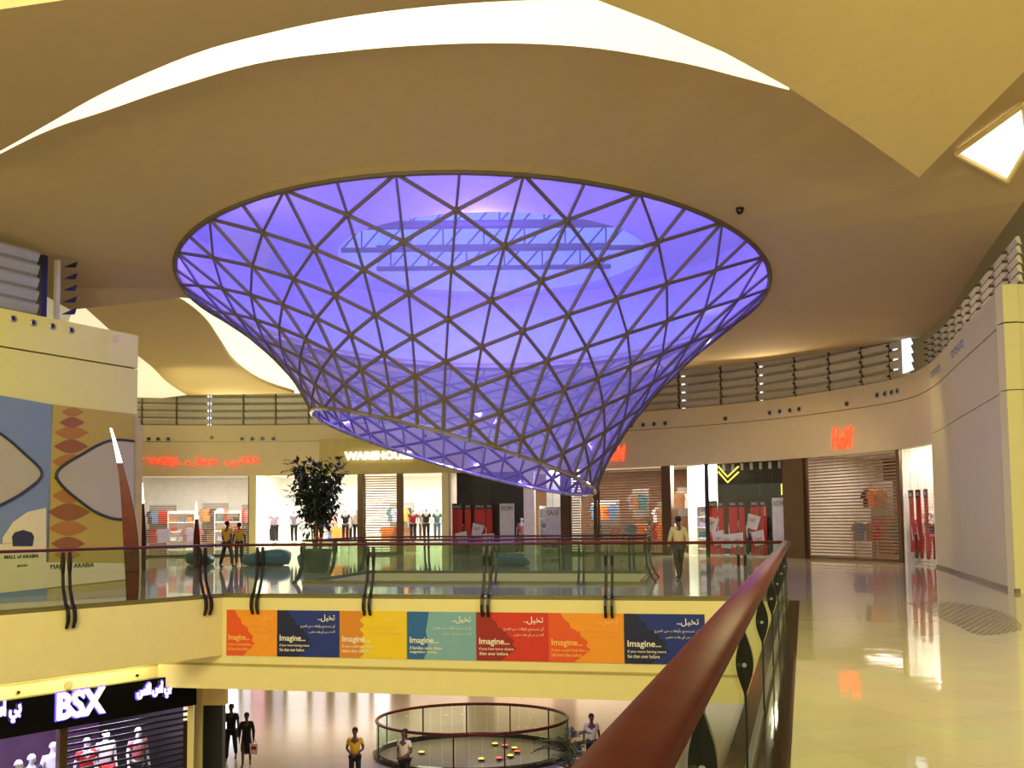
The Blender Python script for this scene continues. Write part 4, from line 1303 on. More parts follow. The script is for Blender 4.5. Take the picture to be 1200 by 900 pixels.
mb.build('stem', M['bark'], r)
mb = MB()
cl = []
for k in range(64):
    a = random.random() * 2 * PI; z = 1.5 + 2.1 * random.random()
    R_ = (.35 + .65 * min(1, (z - 1.3) / 1.2)) * (.9 if z < 3 else .8); q = random.random() ** .5 * R_
    cl.append(Vector((p.x + q * math.cos(a), p.y + q * math.sin(a), z)))
for c in cl + tips:
    for j in range(14):
        o = rv() * .11
        leaf_quad(mb, c + o, o + rv() * .05 + Vector((0, 0, -.03)), Vector((0, 0, 1)), .2 + .08 * random.random(), .13)
mb.build('foliage', M['leaf'], r)
# lower plant
p = atY(668, 900, 24.6)
r = empty('potted_plant', (p.x, p.y, -6), 'spreading dark green plant on the lower floor beside the near handrail', 'plant')
MB().lathe([(.3, 0), (.36, .3), (.42, .62), (.38, .64), (.36, .55)], (p.x, p.y, -6), 20).build('planter', M['pot'], r, smooth=True)
mb = MB(); ms = MB()
for k in range(34):
    a = random.random() * 2 * PI; el = random.uniform(.3, 1.25); L = random.uniform(.7, 1.25)
    b = Vector((p.x, p.y, -5.45 + random.uniform(.2, 1.2)))
    dr = Vector((math.cos(a) * math.cos(el), math.sin(a) * math.cos(el), math.sin(el)))
    pts = [b + dr * L * t - Vector((0, 0, .5 * t * t * L)) for t in (0, .25, .5, .75, 1)]
    ms.tube(pts, [.012, .01, .008, .006, .003], 5)
    for i in range(26):
        t = .15 + .85 * i / 26; x = t * 4; j = min(int(x), 3); q = pts[j].lerp(pts[j + 1], x - j)
        side = dr.cross(Vector((0, 0, 1))).normalized() * (1 if i % 2 else -1)
        leaf_quad(mb, q, side + dr * .5 + rv() * .15, Vector((0, 0, 1)), .2 * (1.15 - t * .5), .06)
ms.tube([(p.x, p.y, -5.5), (p.x, p.y, -4.2)], [.05, .03], 8)
ms.build('stem', M['bark'], r); mb.build('foliage', M['leaf2'], r)

# ------------------------------------------------------------------ people and mannequins
def skin_mesh(joints, edges, root, mname, sub=1):
    names = list(joints)
    me = bpy.data.meshes.new('s')
    me.from_pydata([joints[n][0] for n in names], [(names.index(a), names.index(b)) for a, b in edges], [])
    o = bpy.data.objects.new('s', me); COL.objects.link(o)
    md = o.modifiers.new('k', 'SKIN'); md.use_smooth_shade = True
    sv = me.skin_vertices[0].data
    for i, n in enumerate(names):
        r_ = joints[n][1]
        sv[i].radius = (r_, r_) if not isinstance(r_, tuple) else r_
        sv[i].use_root = (n == root)
    ss = o.modifiers.new('u', 'SUBSURF'); ss.levels = sub; ss.render_levels = sub
    res = bpy.data.meshes.new_from_object(o.evaluated_get(bpy.context.evaluated_depsgraph_get()))
    bpy.data.objects.remove(o); bpy.data.meshes.remove(me)
    res.materials.clear(); res.materials.append(mname)
    res.polygons.foreach_set('use_smooth', [True] * len(res.polygons))
    return res
def link_part(name, me, parent):
    o = bpy.data.objects.new(name, me); COL.objects.link(o); o.parent = parent; return o

def figure(root, pose='stand', H=1.75, skin='skin', top='white_cloth', bottom='dark_cloth', sleeve='short', hair=True, shoes=True, dress=False, headless=False):
    s = H / 1.75
    V = lambda x, y, z: (x * s, y * s, z * s)
    J = {}
    st = {'stand': 0, 'walk': .22, 'back': .1}.get(pose, 0)
    J['pelvis'] = (V(0, 0, .95), (.14 * s, .10 * s))
    J['waist'] = (V(0, 0, 1.10), (.13 * s, .09 * s))
    J['chest'] = (V(0, .01, 1.30), (.16 * s, .11 * s))
    J['neckb'] = (V(0, 0, 1.45), (.07 * s, .06 * s))
    J['neck'] = (V(0, .01, 1.51), .05 * s)
    J['jaw'] = (V(0, .03, 1.575), (.062 * s, .07 * s))
    J['brow'] = (V(0, .02, 1.65), (.075 * s, .09 * s))
    J['crown'] = (V(0, .0, 1.72), (.05 * s, .06 * s))
    J['nose'] = (V(0, .115, 1.61), .014 * s)
    E = [('pelvis', 'waist'), ('waist', 'chest'), ('chest', 'neckb'), ('neckb', 'neck'), ('neck', 'jaw'), ('jaw', 'brow'), ('brow', 'crown'), ('brow', 'nose')]
    for k, sx in (('l', -1), ('r', 1)):
        f = sx * st
        J['ear' + k] = (V(sx * .088, 0, 1.61), .014 * s); E.append(('brow', 'ear' + k))
        J['hip' + k] = (V(sx * .095, 0, .88), .088 * s)
        J['knee' + k] = (V(sx * .10, f * .6 + .02, .49), .058 * s)
        J['ank' + k] = (V(sx * .10, f - (.03 if f > 0 else .06), .09 + (.03 if f < 0 else 0)), .038 * s)
        J['toe' + k] = (V(sx * .12, f + .13, .035), .033 * s)
        J['sh' + k] = (V(sx * .175, 0, 1.405), .055 * s)
        if pose == 'front':
            J['elb' + k] = (V(sx * .25, -.01, 1.14), .042 * s); J['wri' + k] = (V(sx * .09, .17, 1.02), .028 * s); hd = Vector((-sx * .8, .35, -.35)).normalized()
        elif pose == 'akimbo':
            J['elb' + k] = (V(sx * .33, -.06, 1.17), .042 * s); J['wri' + k] = (V(sx * .17, .05, 1.02), .028 * s); hd = Vector((-sx * .6, .5, -.5)).normalized()
        else:
            J['elb' + k] = (V(sx * .23, -.02 - f * .3, 1.13), .042 * s); J['wri' + k] = (V(sx * .24, .05 - f * .6, .89), .028 * s); hd = Vector((0, .15, -1)).normalized()
        w0 = Vector(J['wri' + k][0]); side = Vector((0, 1, 0)) if abs(hd.z) > .8 else Vector((0, 0, 1)).cross(hd).normalized().cross(hd) * -1
        J['palm' + k] = (tuple(w0 + hd * .07 * s), (.024 * s, .038 * s))
        E += [('pelvis', 'hip' + k), ('hip' + k, 'knee' + k), ('knee' + k, 'ank' + k), ('ank' + k, 'toe' + k), ('chest', 'sh' + k), ('sh' + k, 'elb' + k), ('elb' + k, 'wri' + k), ('wri' + k, 'palm' + k)]
        for q in range(4):
            o = side * ((q - 1.5) * .02 * s); L = (.075, .085, .08, .06)[q] * s
            p1 = w0 + hd * .09 * s + o; p2 = p1 + hd * L * .6; p3 = p2 + (hd + Vector((-sx * .35, 0, 0))).normalized() * L * .4
            for nm, pp_, rr in (('a', p1, .009), ('b', p2, .0085), ('c', p3, .007)): J['f%d%s%s' % (q, nm, k)] = (tuple(pp_), rr * s)
            E += [('palm' + k, 'f%da%s' % (q, k)), ('f%da%s' % (q, k), 'f%db%s' % (q, k)), ('f%db%s' % (q, k), 'f%dc%s' % (q, k))]
        t1 = w0 + hd * .04 * s + side * .035 * s; t2 = t1 + (hd + side * .8).normalized() * .04 * s
        J['t1' + k] = (tuple(t1), .011 * s); J['t2' + k] = (tuple(t2), .009 * s)
        E += [('palm' + k, 't1' + k), ('t1' + k, 't2' + k)]
    if headless:
        for kk in ('jaw', 'brow', 'crown', 'nose', 'earl', 'earr'): J.pop(kk)
        E = [e for e in E if e[0] in J and e[1] in J]
    link_part('body', skin_mesh(J, E, 'pelvis', M[skin]), root)
    G = lambda n, g=1.0, add=.018: (J[n][0], tuple(x * g + add * s for x in J[n][1]) if isinstance(J[n][1], tuple) else J[n][1] * g + add * s)
    T = {'hem': (V(0, 0, .90 if not dress else .35), ((.165 if not dress else .24) * s, (.125 if not dress else .19) * s)), 'w': G('waist'), 'c': G('chest'), 'n': (V(0, 0, 1.435), (.075 * s, .065 * s))}
    TE = [('hem', 'w'), ('w', 'c'), ('c', 'n')]
    for k in 'lr':
        T['s' + k] = G('sh' + k)
        a, b = Vector(J['sh' + k][0]), Vector(J['elb' + k][0])
        T['e' + k] = (tuple(a.lerp(b, .6 if sleeve == 'short' else 1)), .058 * s)
        TE += [('c', 's' + k), ('s' + k, 'e' + k)]
        if sleeve == 'long':
            T['r' + k] = (tuple(Vector(J['wri' + k][0])), .04 * s); TE.append(('e' + k, 'r' + k))
    link_part('shirt' if not dress else 'dress', skin_mesh(T, TE, 'c', M[top]), root)
    if not dress:
        T = {'p': G('pelvis', 1, .012)}
        TE = []
        for k in 'lr':
            T['h' + k] = G('hip' + k, 1, .012); T['k' + k] = G('knee' + k, 1, .018); T['a' + k] = G('ank' + k, 1, .022)
            TE += [('p', 'h' + k), ('h' + k, 'k' + k), ('k' + k, 'a' + k)]
        link_part('trousers', skin_mesh(T, TE, 'p', M[bottom]), root)
    if shoes:
        for k in 'lr':
            a, b = Vector(J['ank' + k][0]), Vector(J['toe' + k][0])
            T = {'a': (tuple(Vector((a.x, a.y - .02, .045))), .042 * s), 'b': (tuple(Vector((b.x, b.y + .02, .04))), .038 * s)}
            link_part('shoe', skin_mesh(T, [('a', 'b')], 'a', M['dark']), root)
    if hair and not headless:
        mb = MB().blob(V(0, -.015, 1.675), (.088 * s, .1 * s, .085 * s), 16, 10)
        mb.v = [v if not (v.z < 1.63 * s and v.y > .02 * s) else Vector((v.x * .8, .0, max(v.z, 1.62 * s))) for v in mb.v]
        mb.build('hair', M['hair'], root, smooth=True, keep=True)

def person(p, z, rz, label, **kw):
    r = empty('person', (0, 0, 0), label, 'person')
    figure(r, **kw)
    r.location = (p.x, p.y, z); r.rotation_euler = (0, 0, rz)
    return r
p = atY(796, 680, 25.0)
person(p, 0, .15, 'man in a cream shirt and grey trousers walking away toward the bright doorway', pose='walk', H=1.74, top='cream_cloth', bottom='grey_cloth', sleeve='long')
p = atY(266, 655, 34.0)
person(p, 0, -.3, 'nearer person in a yellow shirt and dark trousers beside the teal bench', pose='walk', H=1.76, top='yellow_cloth')
p = atY(280, 655, 35.6)
person(p, 0, .3, 'farther person in a yellow shirt, just right of and behind the other', pose='stand', H=1.7, top='yellow_cloth')
p = atY(271, 850, 29.6)
person(p, -6, PI + .1, 'man in dark clothes walking left of the woman with the bag on the lower floor', pose='walk', H=1.8, top='dark_cloth', skin='skin')
p = atY(289, 850, 28.9)
person(p, -6, PI + .2, 'woman in a long dark dress carrying a pale bag on the lower floor', pose='walk', H=1.66, top='dark_cloth', sleeve='long', dress=True)
pb = p + Vector((.27, -.08, 0))
r = empty('shopping_bag', (pb.x, pb.y, -5.62), 'pale shopping bag with a red patch held by the woman in the dark dress', 'bag')
MB().hexa([(pb.x - .11, pb.y - .05, -5.62), (pb.x + .11, pb.y - .05, -5.62), (pb.x + .11, pb.y + .05, -5.62), (pb.x - .11, pb.y + .05, -5.62), (pb.x - .13, pb.y - .06, -5.3), (pb.x + .13, pb.y - .06, -5.3), (pb.x + .13, pb.y + .06, -5.3), (pb.x - .13, pb.y + .06, -5.3)]).build('sack', M['white'], r)
MB().box((pb.x, pb.y - .064, -5.42), (.16, .01, .1)).build('printed_patch', M['red'], r)
MB().tube([(pb.x - .07, pb.y, -5.3), (pb.x - .02, pb.y, -5.16), (pb.x + .02, pb.y, -5.16), (pb.x + .07, pb.y, -5.3)], .008, 6).build('handle', M['dark'], r)
p = atY(416, 880, 26.4)
person(p, -6, PI, 'man in a bright yellow shirt with hands held in front on the lower floor', pose='front', H=1.72, top='yellow_cloth')
p = atY(474, 880, 25.9)
person(p, -6, PI - .6, 'man in a white shirt and dark trousers standing before the round railing', pose='front', H=1.78, top='white_cloth')
p = atY(693, 850, 27.8)
person(p, -6, PI, 'person whose dark-haired head shows behind the plant and handrail at the lower right', pose='stand', H=1.75, top='white_cloth')

# mannequins: one master of each kind, copied
for nm, cc in (('m_white', (225, 220, 215)), ('m_blue', (90, 120, 150)), ('m_pink', (200, 110, 110)), ('m_dk', (40, 34, 44)), ('m_brown', (150, 105, 70)), ('m_red', (180, 24, 20)), ('m_lil', (170, 160, 200)), ('m_teal', (60, 110, 110)), ('m_orange', (220, 120, 50)), ('m_grey', (130, 125, 115))):
    M[nm] = mat(nm.replace('m_', 'cloth_'), C(*cc), .8, var=.1)
mroot = empty('mannequin', (0, 0, 0), 'x', 'mannequin')
figure(mroot, pose='stand', H=1.8, skin='m_white', hair=False, shoes=False, top='m_white', bottom='m_dk')
MB().lathe([(.18, 0), (.18, .02), (.02, .03)], (0, 0, 0), 16).build('stand_plate', M['chrome'], mroot, keep=True)
first_m = [True]
def mannequin(p, z, rz, top, bottom, label, group, s=1.0):
    if first_m[0]:
        r = mroot; first_m[0] = False
        for ch in r.children:
            if ch.name.startswith('shirt'): ch.material_slots[0].link = 'OBJECT'; ch.material_slots[0].material = M[top]
            if ch.name.startswith('trousers'): ch.material_slots[0].link = 'OBJECT'; ch.material_slots[0].material = M[bottom]
    else:
        r = mroot.copy(); COL.objects.link(r)
        for ch in list(mroot.children):
            c = ch.copy(); COL.objects.link(c); c.parent = r
            if ch.name.startswith('shirt'): c.material_slots[0].link = 'OBJECT'; c.material_slots[0].material = M[top]
            if ch.name.startswith('trousers'): c.material_slots[0].link = 'OBJECT'; c.material_slots[0].material = M[bottom]
    r.location = (p.x, p.y, z); r.rotation_euler = (0, 0, rz); r.scale = (s, s, s)
    r['label'] = label; r['category'] = 'mannequin'
    if 'group' in r.keys(): del r['group']
    if group: r['group'] = group
def inshop(px, dd):
    p = W(px); d, n_ = nrm(px); return p + n_ * dd
for px, dd, t, b, lab in ((308, 2.2, 'm_pink', 'm_dk', 'leftmost mannequin behind the glass beside the cream pier, pink top'), (315, 1.4, 'm_lil', 'm_dk', 'mannequin in a pale lilac top left of the potted tree'), (338, 1.2, 'm_lil', 'm_dk', 'mannequin in lilac top and dark skirt just left of the tree'),
                          (398, 1.2, 'm_dk', 'm_dk', 'all-dark mannequin right of the potted tree'), (404, 1.7, 'm_brown', 'm_dk', 'mannequin in a brown top right of the tree'), (412, 1.0, 'm_white', 'm_dk', 'mannequin in white beside the left bronze frame'),
                          (477, 1.2, 'm_red', 'm_dk', 'leftmost mannequin of the window right of the narrow shutter, red top'), (485, 1.6, 'm_grey', 'm_brown', 'mannequin in a grey top, second in the window right of the narrow shutter'), (493, 1.1, 'm_dk', 'm_dk', 'dark mannequin in the middle of the window right of the narrow shutter'), (505, 1.2, 'm_teal', 'm_blue', 'mannequin in teal and blue beside the cream pier under the funnel')):
    q = inshop(px, dd); mannequin(q, .60, PI, t, b, lab, None)
for px, dd, t, b, lab in ((536, .7, 'm_red', 'm_white', 'mannequin in red in front of the dark backdrop under the funnel'), (559, .8, 'm_white', 'm_white', 'white mannequin between the red posters under the funnel'), (606, .9, 'm_pink', 'm_brown', 'mannequin in dusty pink beside the white poster board'),
                          (1063, .45, 'm_red', 'm_dk', 'mannequin in red at the left of the window next to the right wall'), (1069, .45, 'm_white', 'm_red', 'mannequin in white and red in the middle of the window next to the right wall'), (1076, .45, 'm_dk', 'm_red', 'mannequin in dark top at the right of the window next to the right wall'),
                          (872, .7, 'm_red', 'm_dk', 'mannequin in red in the dark window right of the doorway'), (852, .7, 'm_white', 'm_dk', 'mannequin in white in the dark window right of the doorway'), (911, .75, 'm_white', 'm_white', 'white mannequin at the right end of the dark window')):
    q = inshop(px, dd); mannequin(q, .05, PI, t, b, lab, None)

# red posters, boards
def hanging(px0, px1, dd, z0, z1, label, m='red', head=True, group=None, words='SALE'):
    p = inshop(px0, dd); q = inshop(px1, dd); d = (q - p).normalized(); n_ = Vector((d.y, -d.x)); c = (p + q) / 2
    r = empty('poster', (c.x, c.y, z0), label, 'poster', group)
    sht = MB().wallseg(p, q, z0, z1, .02, -n_).build('sheet', M[m], r)
    mb = MB(); mb.tube([(p.x, p.y, z1), (q.x, q.y, z1)], .02, 6); mb.tube([(c.x, c.y, z1), (c.x, c.y, 4.15)], .006, 4); mb.build('hanger', M['steel'], r)
    if head:
        hb_ = MB().wallseg(p + n_ * .005, q + n_ * .005, z1 - .28, z1 - .02, .012, n_).build('header_band', M['dark'], r)
        mb = MB()
        put_text(mb, words, Vector((p.x, p.y, z1 - .2)) + Vector((n_.x, n_.y, 0)) * .02 + Vector((d.x, d.y, 0)) * (q - p).length * .15, Vector((d.x, d.y, 0)), Vector((n_.x, n_.y, 0)), width=(q - p).length * .7, height=.12, depth=.004)
        mb.build('lettering', M['m_white'], hb_)
    else:
        mb = MB()
        put_text(mb, words, Vector((p.x, p.y, z1 - .38)) + Vector((n_.x, n_.y, 0)) * .005 + Vector((d.x, d.y, 0)) * (q - p).length * .12, Vector((d.x, d.y, 0)), Vector((n_.x, n_.y, 0)), width=(q - p).length * .76, height=.24, depth=.004)
        mb.build('lettering', M['dark'], sht)
def tub(px, dd, z, label, sz=.55, rot=.2):
    p = inshop(px, dd); d, n_ = nrm(px); dn = Vector((d.x, d.y, 0)); U = Vector((0, 0, 1))
    r = empty('sale_card', (p.x, p.y, z), label, 'card', 'tilted white cards before the posters')
    c_, s_ = math.cos(rot), math.sin(rot)
    pts = []
    for x, y in ((-.38, 0), (.38, 0), (.5, 1), (-.5, 1)):
        X, Y = (x * c_ - y * s_) * sz, (x * s_ + y * c_) * sz
        pts.append(Vector((p.x, p.y, z)) + dn * X + U * Y)
    bdo = MB().prism(pts, tuple(-Vector((n_.x, n_.y, 0)) * .03)).build('board', M['m_white'], r)
    mb = MB(); put_text(mb, 'H&M', pts[0].lerp(pts[3], .4) - Vector((n_.x, n_.y, 0)) * .035 + dn * .1, dn, -Vector((n_.x, n_.y, 0)), width=sz * .5, height=sz * .25, depth=.004); mb.build('lettering', M['m_red'], bdo)
for k, (a, b) in enumerate(((527, 539), (542, 549), (553, 566), (567, 574))):
    hanging(a, b, .5, .05, 2.55, '%s red poster from the left in the dark window under the funnel' % ('first', 'second', 'third', 'fourth')[k], group='red posters in the shop windows')
for k, (a, b) in enumerate(((825, 835), (836, 842), (848, 858), (860, 866), (873, 883), (884, 891))):
    hanging(a, b, .5, .05, 2.45, '%s red poster from the left in the dark window right of the doorway' % ('first', 'second', 'third', 'fourth', 'fifth', 'sixth')[k], group='red posters in the shop windows')
hanging(898, 914, .5, .1, 2.55, 'white poster board at the right end of the dark window beside the bronze pillar', m='m_white', head=False, words='NOW!')
hanging(583, 600, .5, .1, 2.55, 'white poster board with NOW! in the dark window under the funnel', m='m_white', head=False, words='NOW!')
hanging(637, 654, .4, .8, 2.3, 'pale notice covered in small brown text in the bright window left of the shutters', m='m_white', head=False, words='SALE')
for k, (a, b) in enumerate(((1060, 1065), (1068, 1073), (1077, 1081))):
    hanging(a, b, .2, .4, 2.6, '%s red poster from the left in the window next to the right wall' % ('first', 'second', 'third')[k], group='red posters in the shop windows')
for k, (px, z) in enumerate(((829, 1.1), (839, .5), (847, .35), (861, .4), (877, 1.2), (886, .5))):
    tub(px, .3, z, '%s white sale card from the left among the red posters right of the doorway' % ('first', 'second', 'third', 'fourth', 'fifth', 'sixth')[k], .62, (-.2, .15, -.1, .12, -.25, .2)[k])
for k, (px, z) in enumerate(((541, .5), (556, .9), (571, .4))):
    tub(px, .3, z, '%s white sale card from the left among the red posters under the funnel' % ('first', 'second', 'third')[k], .62, (.2, -.25, .05)[k])
# black skirting shelf below the windows with posters
for a, b, lab in ((527, 613, 'low red display plinth in the dark window under the funnel'), (832, 918, 'low dark display plinth in the window right of the doorway')):
    p, q = inshop(a, .25), inshop(b, .25); d, n_ = nrm((a + b) / 2)
    tag(MB().wallseg(p, q, 0, .05, .9, n_).build('display_plinth', M['m_white']), lab.replace('red ', 'white ').replace('dark display', 'white display'), 'plinth')
# yellow chevron lamp in the dark window
p = inshop(843, .9); d, n_ = nrm(843); dn = Vector((d.x, d.y, 0))
r = empty('chevron_lamp', (p.x, p.y, 3.4), 'yellow neon chevron hanging high in the dark window right of the doorway', 'lamp')
M['neon'] = mat('neon_yellow', C(240, 220, 60), .4, emit=(1, .85, .15), es=1.2)
b = Vector((p.x, p.y, 3.25))
for zo in (0, .25):
    MB().tube([b - dn * .45 + Vector((0, 0, .55 + zo)), b + Vector((0, 0, .05 + zo)), b + dn * .55 + Vector((0, 0, .5 + zo))], .04, 6).build('tube', M['neon'], r)
MB().tube([b + Vector((0, 0, .3)), b + Vector((0, 0, 1.0))], .01, 5).build('cord', M['dark'], r)
for k, px in enumerate((902, 905, 908, 912)):
    p = inshop(px, 1.0)
    rr = empty('lamp_tube', (p.x, p.y, 2.6), '%s small upright yellow light tube above the white board' % ordn[k], 'lamp', 'upright yellow light tubes')
    MB().tube([(p.x, p.y, 2.65), (p.x, p.y, 3.15 - .1 * k)], .03, 6).build('tube', M['neon'], rr)
    MB().lathe([(.05, 0), (.05, .06)], (p.x, p.y, 2.6), 10).build('socket', M['dark'], rr)
for k in range(8):
    px = 840 + k * 10.5; p = inshop(px, .8)
    tag(MB().lathe([(.07, 0), (.07, .28), (.03, .30)], (p.x, p.y, 3.82), 10).build('spotlight', M['m_white']), '%s white spotlight can from the left along the top of the dark window' % ('first', 'second', 'third', 'fourth', 'fifth', 'sixth', 'seventh', 'eighth')[k], 'spotlight', 'spotlight cans in the dark window')

# merchandise: hanging garments and folded stacks inside the shops
gar_cols = ['m_white', 'm_blue', 'm_pink', 'm_dk', 'm_brown', 'm_red', 'm_lil', 'm_teal', 'm_orange', 'm_grey']
def garment_mesh(wd_=.42, h=.75):
    mb = MB()
    f = [(-.05, 0), (-.21, -.08), (-.30, -.34), (-.22, -.37), (-.17, -.2), (-.18, -h), (.18, -h), (.17, -.2), (.22, -.37), (.30, -.34), (.21, -.08), (.05, 0), (0, -.04)]
    mb.prism([(x, -.04, z) for x, z in f], (0, .08, 0))
    return mb
def rack(px, dd, z, nn, label, span=1.6, gname='garments', wall=False):
    p = inshop(px, dd); d, n_ = nrm(px); a = math.atan2(d.y, d.x)
    r = empty('clothes_rack', (p.x, p.y, z), label, 'rack')
    mb = MB(); D3 = Vector((d.x, d.y, 0)); P = Vector((p.x, p.y, z))
    N3 = Vector((n_.x, n_.y, 0))
    T3 = Vector((0, 0, 1.5))
    if wall:
        mb.tube([P - D3 * span / 2 + N3 * .4 + T3, P - D3 * span / 2 + T3, P + D3 * span / 2 + T3, P + D3 * span / 2 + N3 * .4 + T3], .02, 6)
        MB().wallseg(P - D3 * span * .55 + N3 * .42, P + D3 * span * .55 + N3 * .42, z + .3, z + 1.75, .05, Vector((n_.x, n_.y))).build('back_board', M['m_grey'], r)
        MB().wallseg(P - D3 * span * .55 + N3 * .42, P + D3 * span * .55 + N3 * .42, .0, z + .3, .3, Vector((n_.x, n_.y))).build('base_cabinet', M['hm_wall'], r)
    else:
        mb.tube([P - D3 * span / 2, P - D3 * span / 2 + T3, P + D3 * span / 2 + T3, P + D3 * span / 2], .02, 6)
    mb.build('frame', M['chrome'], r)
    if not wall: MB().tube([P - D3 * span / 2 - N3 * .2 + Vector((0, 0, .02)), P - D3 * span / 2 + N3 * .2 + Vector((0, 0, .02))], .02, 6).build('foot', M['chrome'], r)
    if not wall: MB().tube([P + D3 * span / 2 - N3 * .2 + Vector((0, 0, .02)), P + D3 * span / 2 + N3 * .2 + Vector((0, 0, .02))], .02, 6).build('foot', M['chrome'], r)
    for k in range(nn):
        x = -span / 2 + span * (k + .5) / nn
        mt = random.choice(gar_cols)
        g = garment_mesh()
        rot = a + .5 * (random.random() - .5)
        pos = P + D3 * x + Vector((0, 0, 1.44)) - N3 * (.04 * (k % 2))
        o = g.build('garment', M[mt], None, origin=Vector((0, 0, 0)))
        o.location = pos; o.rotation_euler = (0, 0, rot)
        tag(o, '%s garment on the %s, %s from the left' % (mt.replace('m_', '').replace('dk', 'dark').replace('lil', 'lilac'), label, ORD[k]), 'garment', gname + ' on the ' + label)
for px, dd, nn, lab in ((175, 2.2, 5, 'left clothes rack behind the pale grille'), (215, 2.8, 5, 'middle clothes rack behind the pale grille'), (262, 2.4, 5, 'right clothes rack behind the pale grille'),
                        (380, 3.2, 5, 'clothes rack deep behind the potted tree'), (445, 2.4, 4, 'clothes rack behind the narrow shutter'), (685, 2.2, 3, 'clothes rack behind the narrowest shutter'),
                        (728, 2.0, 5, 'left clothes rack behind the wide shutter'), (760, 2.0, 5, 'right clothes rack behind the wide shutter'), (975, 2.0, 5, 'left clothes rack behind the tall shutter'), (1022, 1.9, 5, 'right clothes rack behind the tall shutter')):
    rack(px, dd, 0, nn, lab, 1.1)
for px, dd, nn, z, lab in ((170, 4.6, 6, 1.0, 'left wall rack behind the pale grille'), (228, 4.6, 7, 1.1, 'middle wall rack behind the pale grille'), (272, 4.6, 5, 1.0, 'right wall rack behind the pale grille'),
                           (446, 4.0, 5, 1.0, 'wall rack behind the narrow shutter'), (718, 3.6, 6, 1.5, 'left wall rack behind the wide shutter'), (742, 3.6, 6, .8, 'middle wall rack behind the wide shutter'), (766, 3.6, 6, 1.5, 'right wall rack behind the wide shutter'),
                           (962, 3.4, 6, 1.4, 'left wall rack behind the tall shutter'), (995, 3.4, 6, .8, 'middle wall rack behind the tall shutter'), (1030, 3.3, 6, 1.3, 'right wall rack behind the tall shutter'), (682, 3.5, 4, 1.0, 'wall rack behind the narrowest shutter')):
    rack(px, dd, z, nn - 2 if px > 700 else nn, lab, .8 if 700 < px < 900 else 1.0 if px > 900 else 1.3, wall=True)
def shelf_unit(px, dd, label, cols=2):
    p = inshop(px, dd); d, n_ = nrm(px); a = math.atan2(d.y, d.x)
    r = empty('shelf_unit', (p.x, p.y, 0), label, 'shelf', None, a)
    mb = MB()
    for x in (-.7, .7): mb.box((x, 0, 1.2), (.04, .4, 2.4))
    mb.box((0, .18, 1.2), (1.4, .03, 2.4)); mb.build('carcass', M['white'], r, keep=True)
    for k in range(5): MB().box((0, 0, .25 + k * .5), (1.36, .38, .04)).build('shelf', M['white'], r, keep=True)
    R = Matrix.Rotation(a, 3, 'Z')
    for k in range(4):
        for j in range(3):
            mt = random.choice(gar_cols)
            q = Vector((p.x, p.y, 0)) + R @ Vector((-.42 + .42 * j, -.02, .27 + k * .5))
            mb = MB(); h = random.uniform(.12, .28); nl = max(2, int(h / .05))
            for l in range(nl): mb.box(q + Vector((0, 0, (l + .5) * h / nl)), (.3 - .01 * (l % 2), .28, h / nl * .9), a)
            tag(mb.build('folded_clothes', M[mt]), '%s folded clothes, %s row, %s, %s' % (mt.replace('m_', '').replace('dk', 'dark').replace('lil', 'lilac'), ('bottom', 'second', 'third', 'top')[k], ('left', 'middle', 'right')[j], label.replace('white shelf unit', 'shelf')), 'clothes', 'folded clothes on the ' + label)
for px, dd, lab in ((195, 4.2, 'white shelf unit at the back left behind the pale grille'), (245, 4.4, 'white shelf unit at the back right behind the pale grille'), (360, 4.5, 'white shelf unit behind the tree'), (640, 1.5, 'white shelf unit in the bright window left of the shutters'),
                    (812, 2.3, 'white shelf unit inside the bright doorway')):
    shelf_unit(px, dd, lab)

# ------------------------------------------------------------------ lower left shop (BSX)
BD = -ld   # towards the far corner
BN = Vector((BD.y, -BD.x))            # towards the void
if (BN.dot(Vector((1, 0)))) < 0: BN = -BN
BO = LA
def Lp(px):
    d = ray(px, hz(px)); r_ = geometry.intersect_line_line_2d(Vector((0, 0)), Vector((d.x, d.y)).normalized() * 60, BO - BD * 20, BO + BD * 10)
    return r_
def Bu(px, z, off=0.0):
    p = Lp(px) + BN * off; return Vector((p.x, p.y, z))
BD3, BN3 = Vector((BD.x, BD.y, 0)), Vector((BN.x, BN.y, 0))
p0, p1 = Lp(-220), Lp(228)
r = empty('shop_sign', Bu(90, -2.86, .15), 'long black fascia sign with glowing blue-white BSX letters on the lower left shop', 'sign')
MB().wallseg(p0 + BN * .18, p1 + BN * .18, -2.54, -1.80, .3, -BN).build('sign_box', M['black'], r)
def btext(body, a, b, y0, y1, part, bold=.05, grow=.0):
    q0, q1 = Lp(a), Lp(b); Y = q0.y
    z0_ = atY(a, y0, q0.y - .1).z; z1_ = atY(a, y1, q0.y - .1).z
    P = Vector((q0.x, q0.y, z0_)) + BN3 * .19
    ww = (q1 - q0).length
    mb = MB(); put_text(mb, body, P - BD3 * .03 - Vector((0, 0, .03)), BD3, BN3, width=ww + .06, height=z1_ - z0_ + .06, depth=.03, bold=bold + .02); mb.build(part + '_halo', M['blue_halo'], r)
    mb = MB(); put_text(mb, body, P + BN3 * .03, BD3, BN3, width=ww, height=z1_ - z0_, depth=.05, bold=bold); mb.build(part, M['blue_sign'], r)
btext('BSX', 66, 121, 844, 812, 'lettering', .03)
btext(arabic('بي اس اكس'), 158, 197, 822.5, 802, 'arabic_lettering', .03)
btext(arabic('بي اس اكس'), -45, 24, 856, 828, 'arabic_lettering_left', .03)
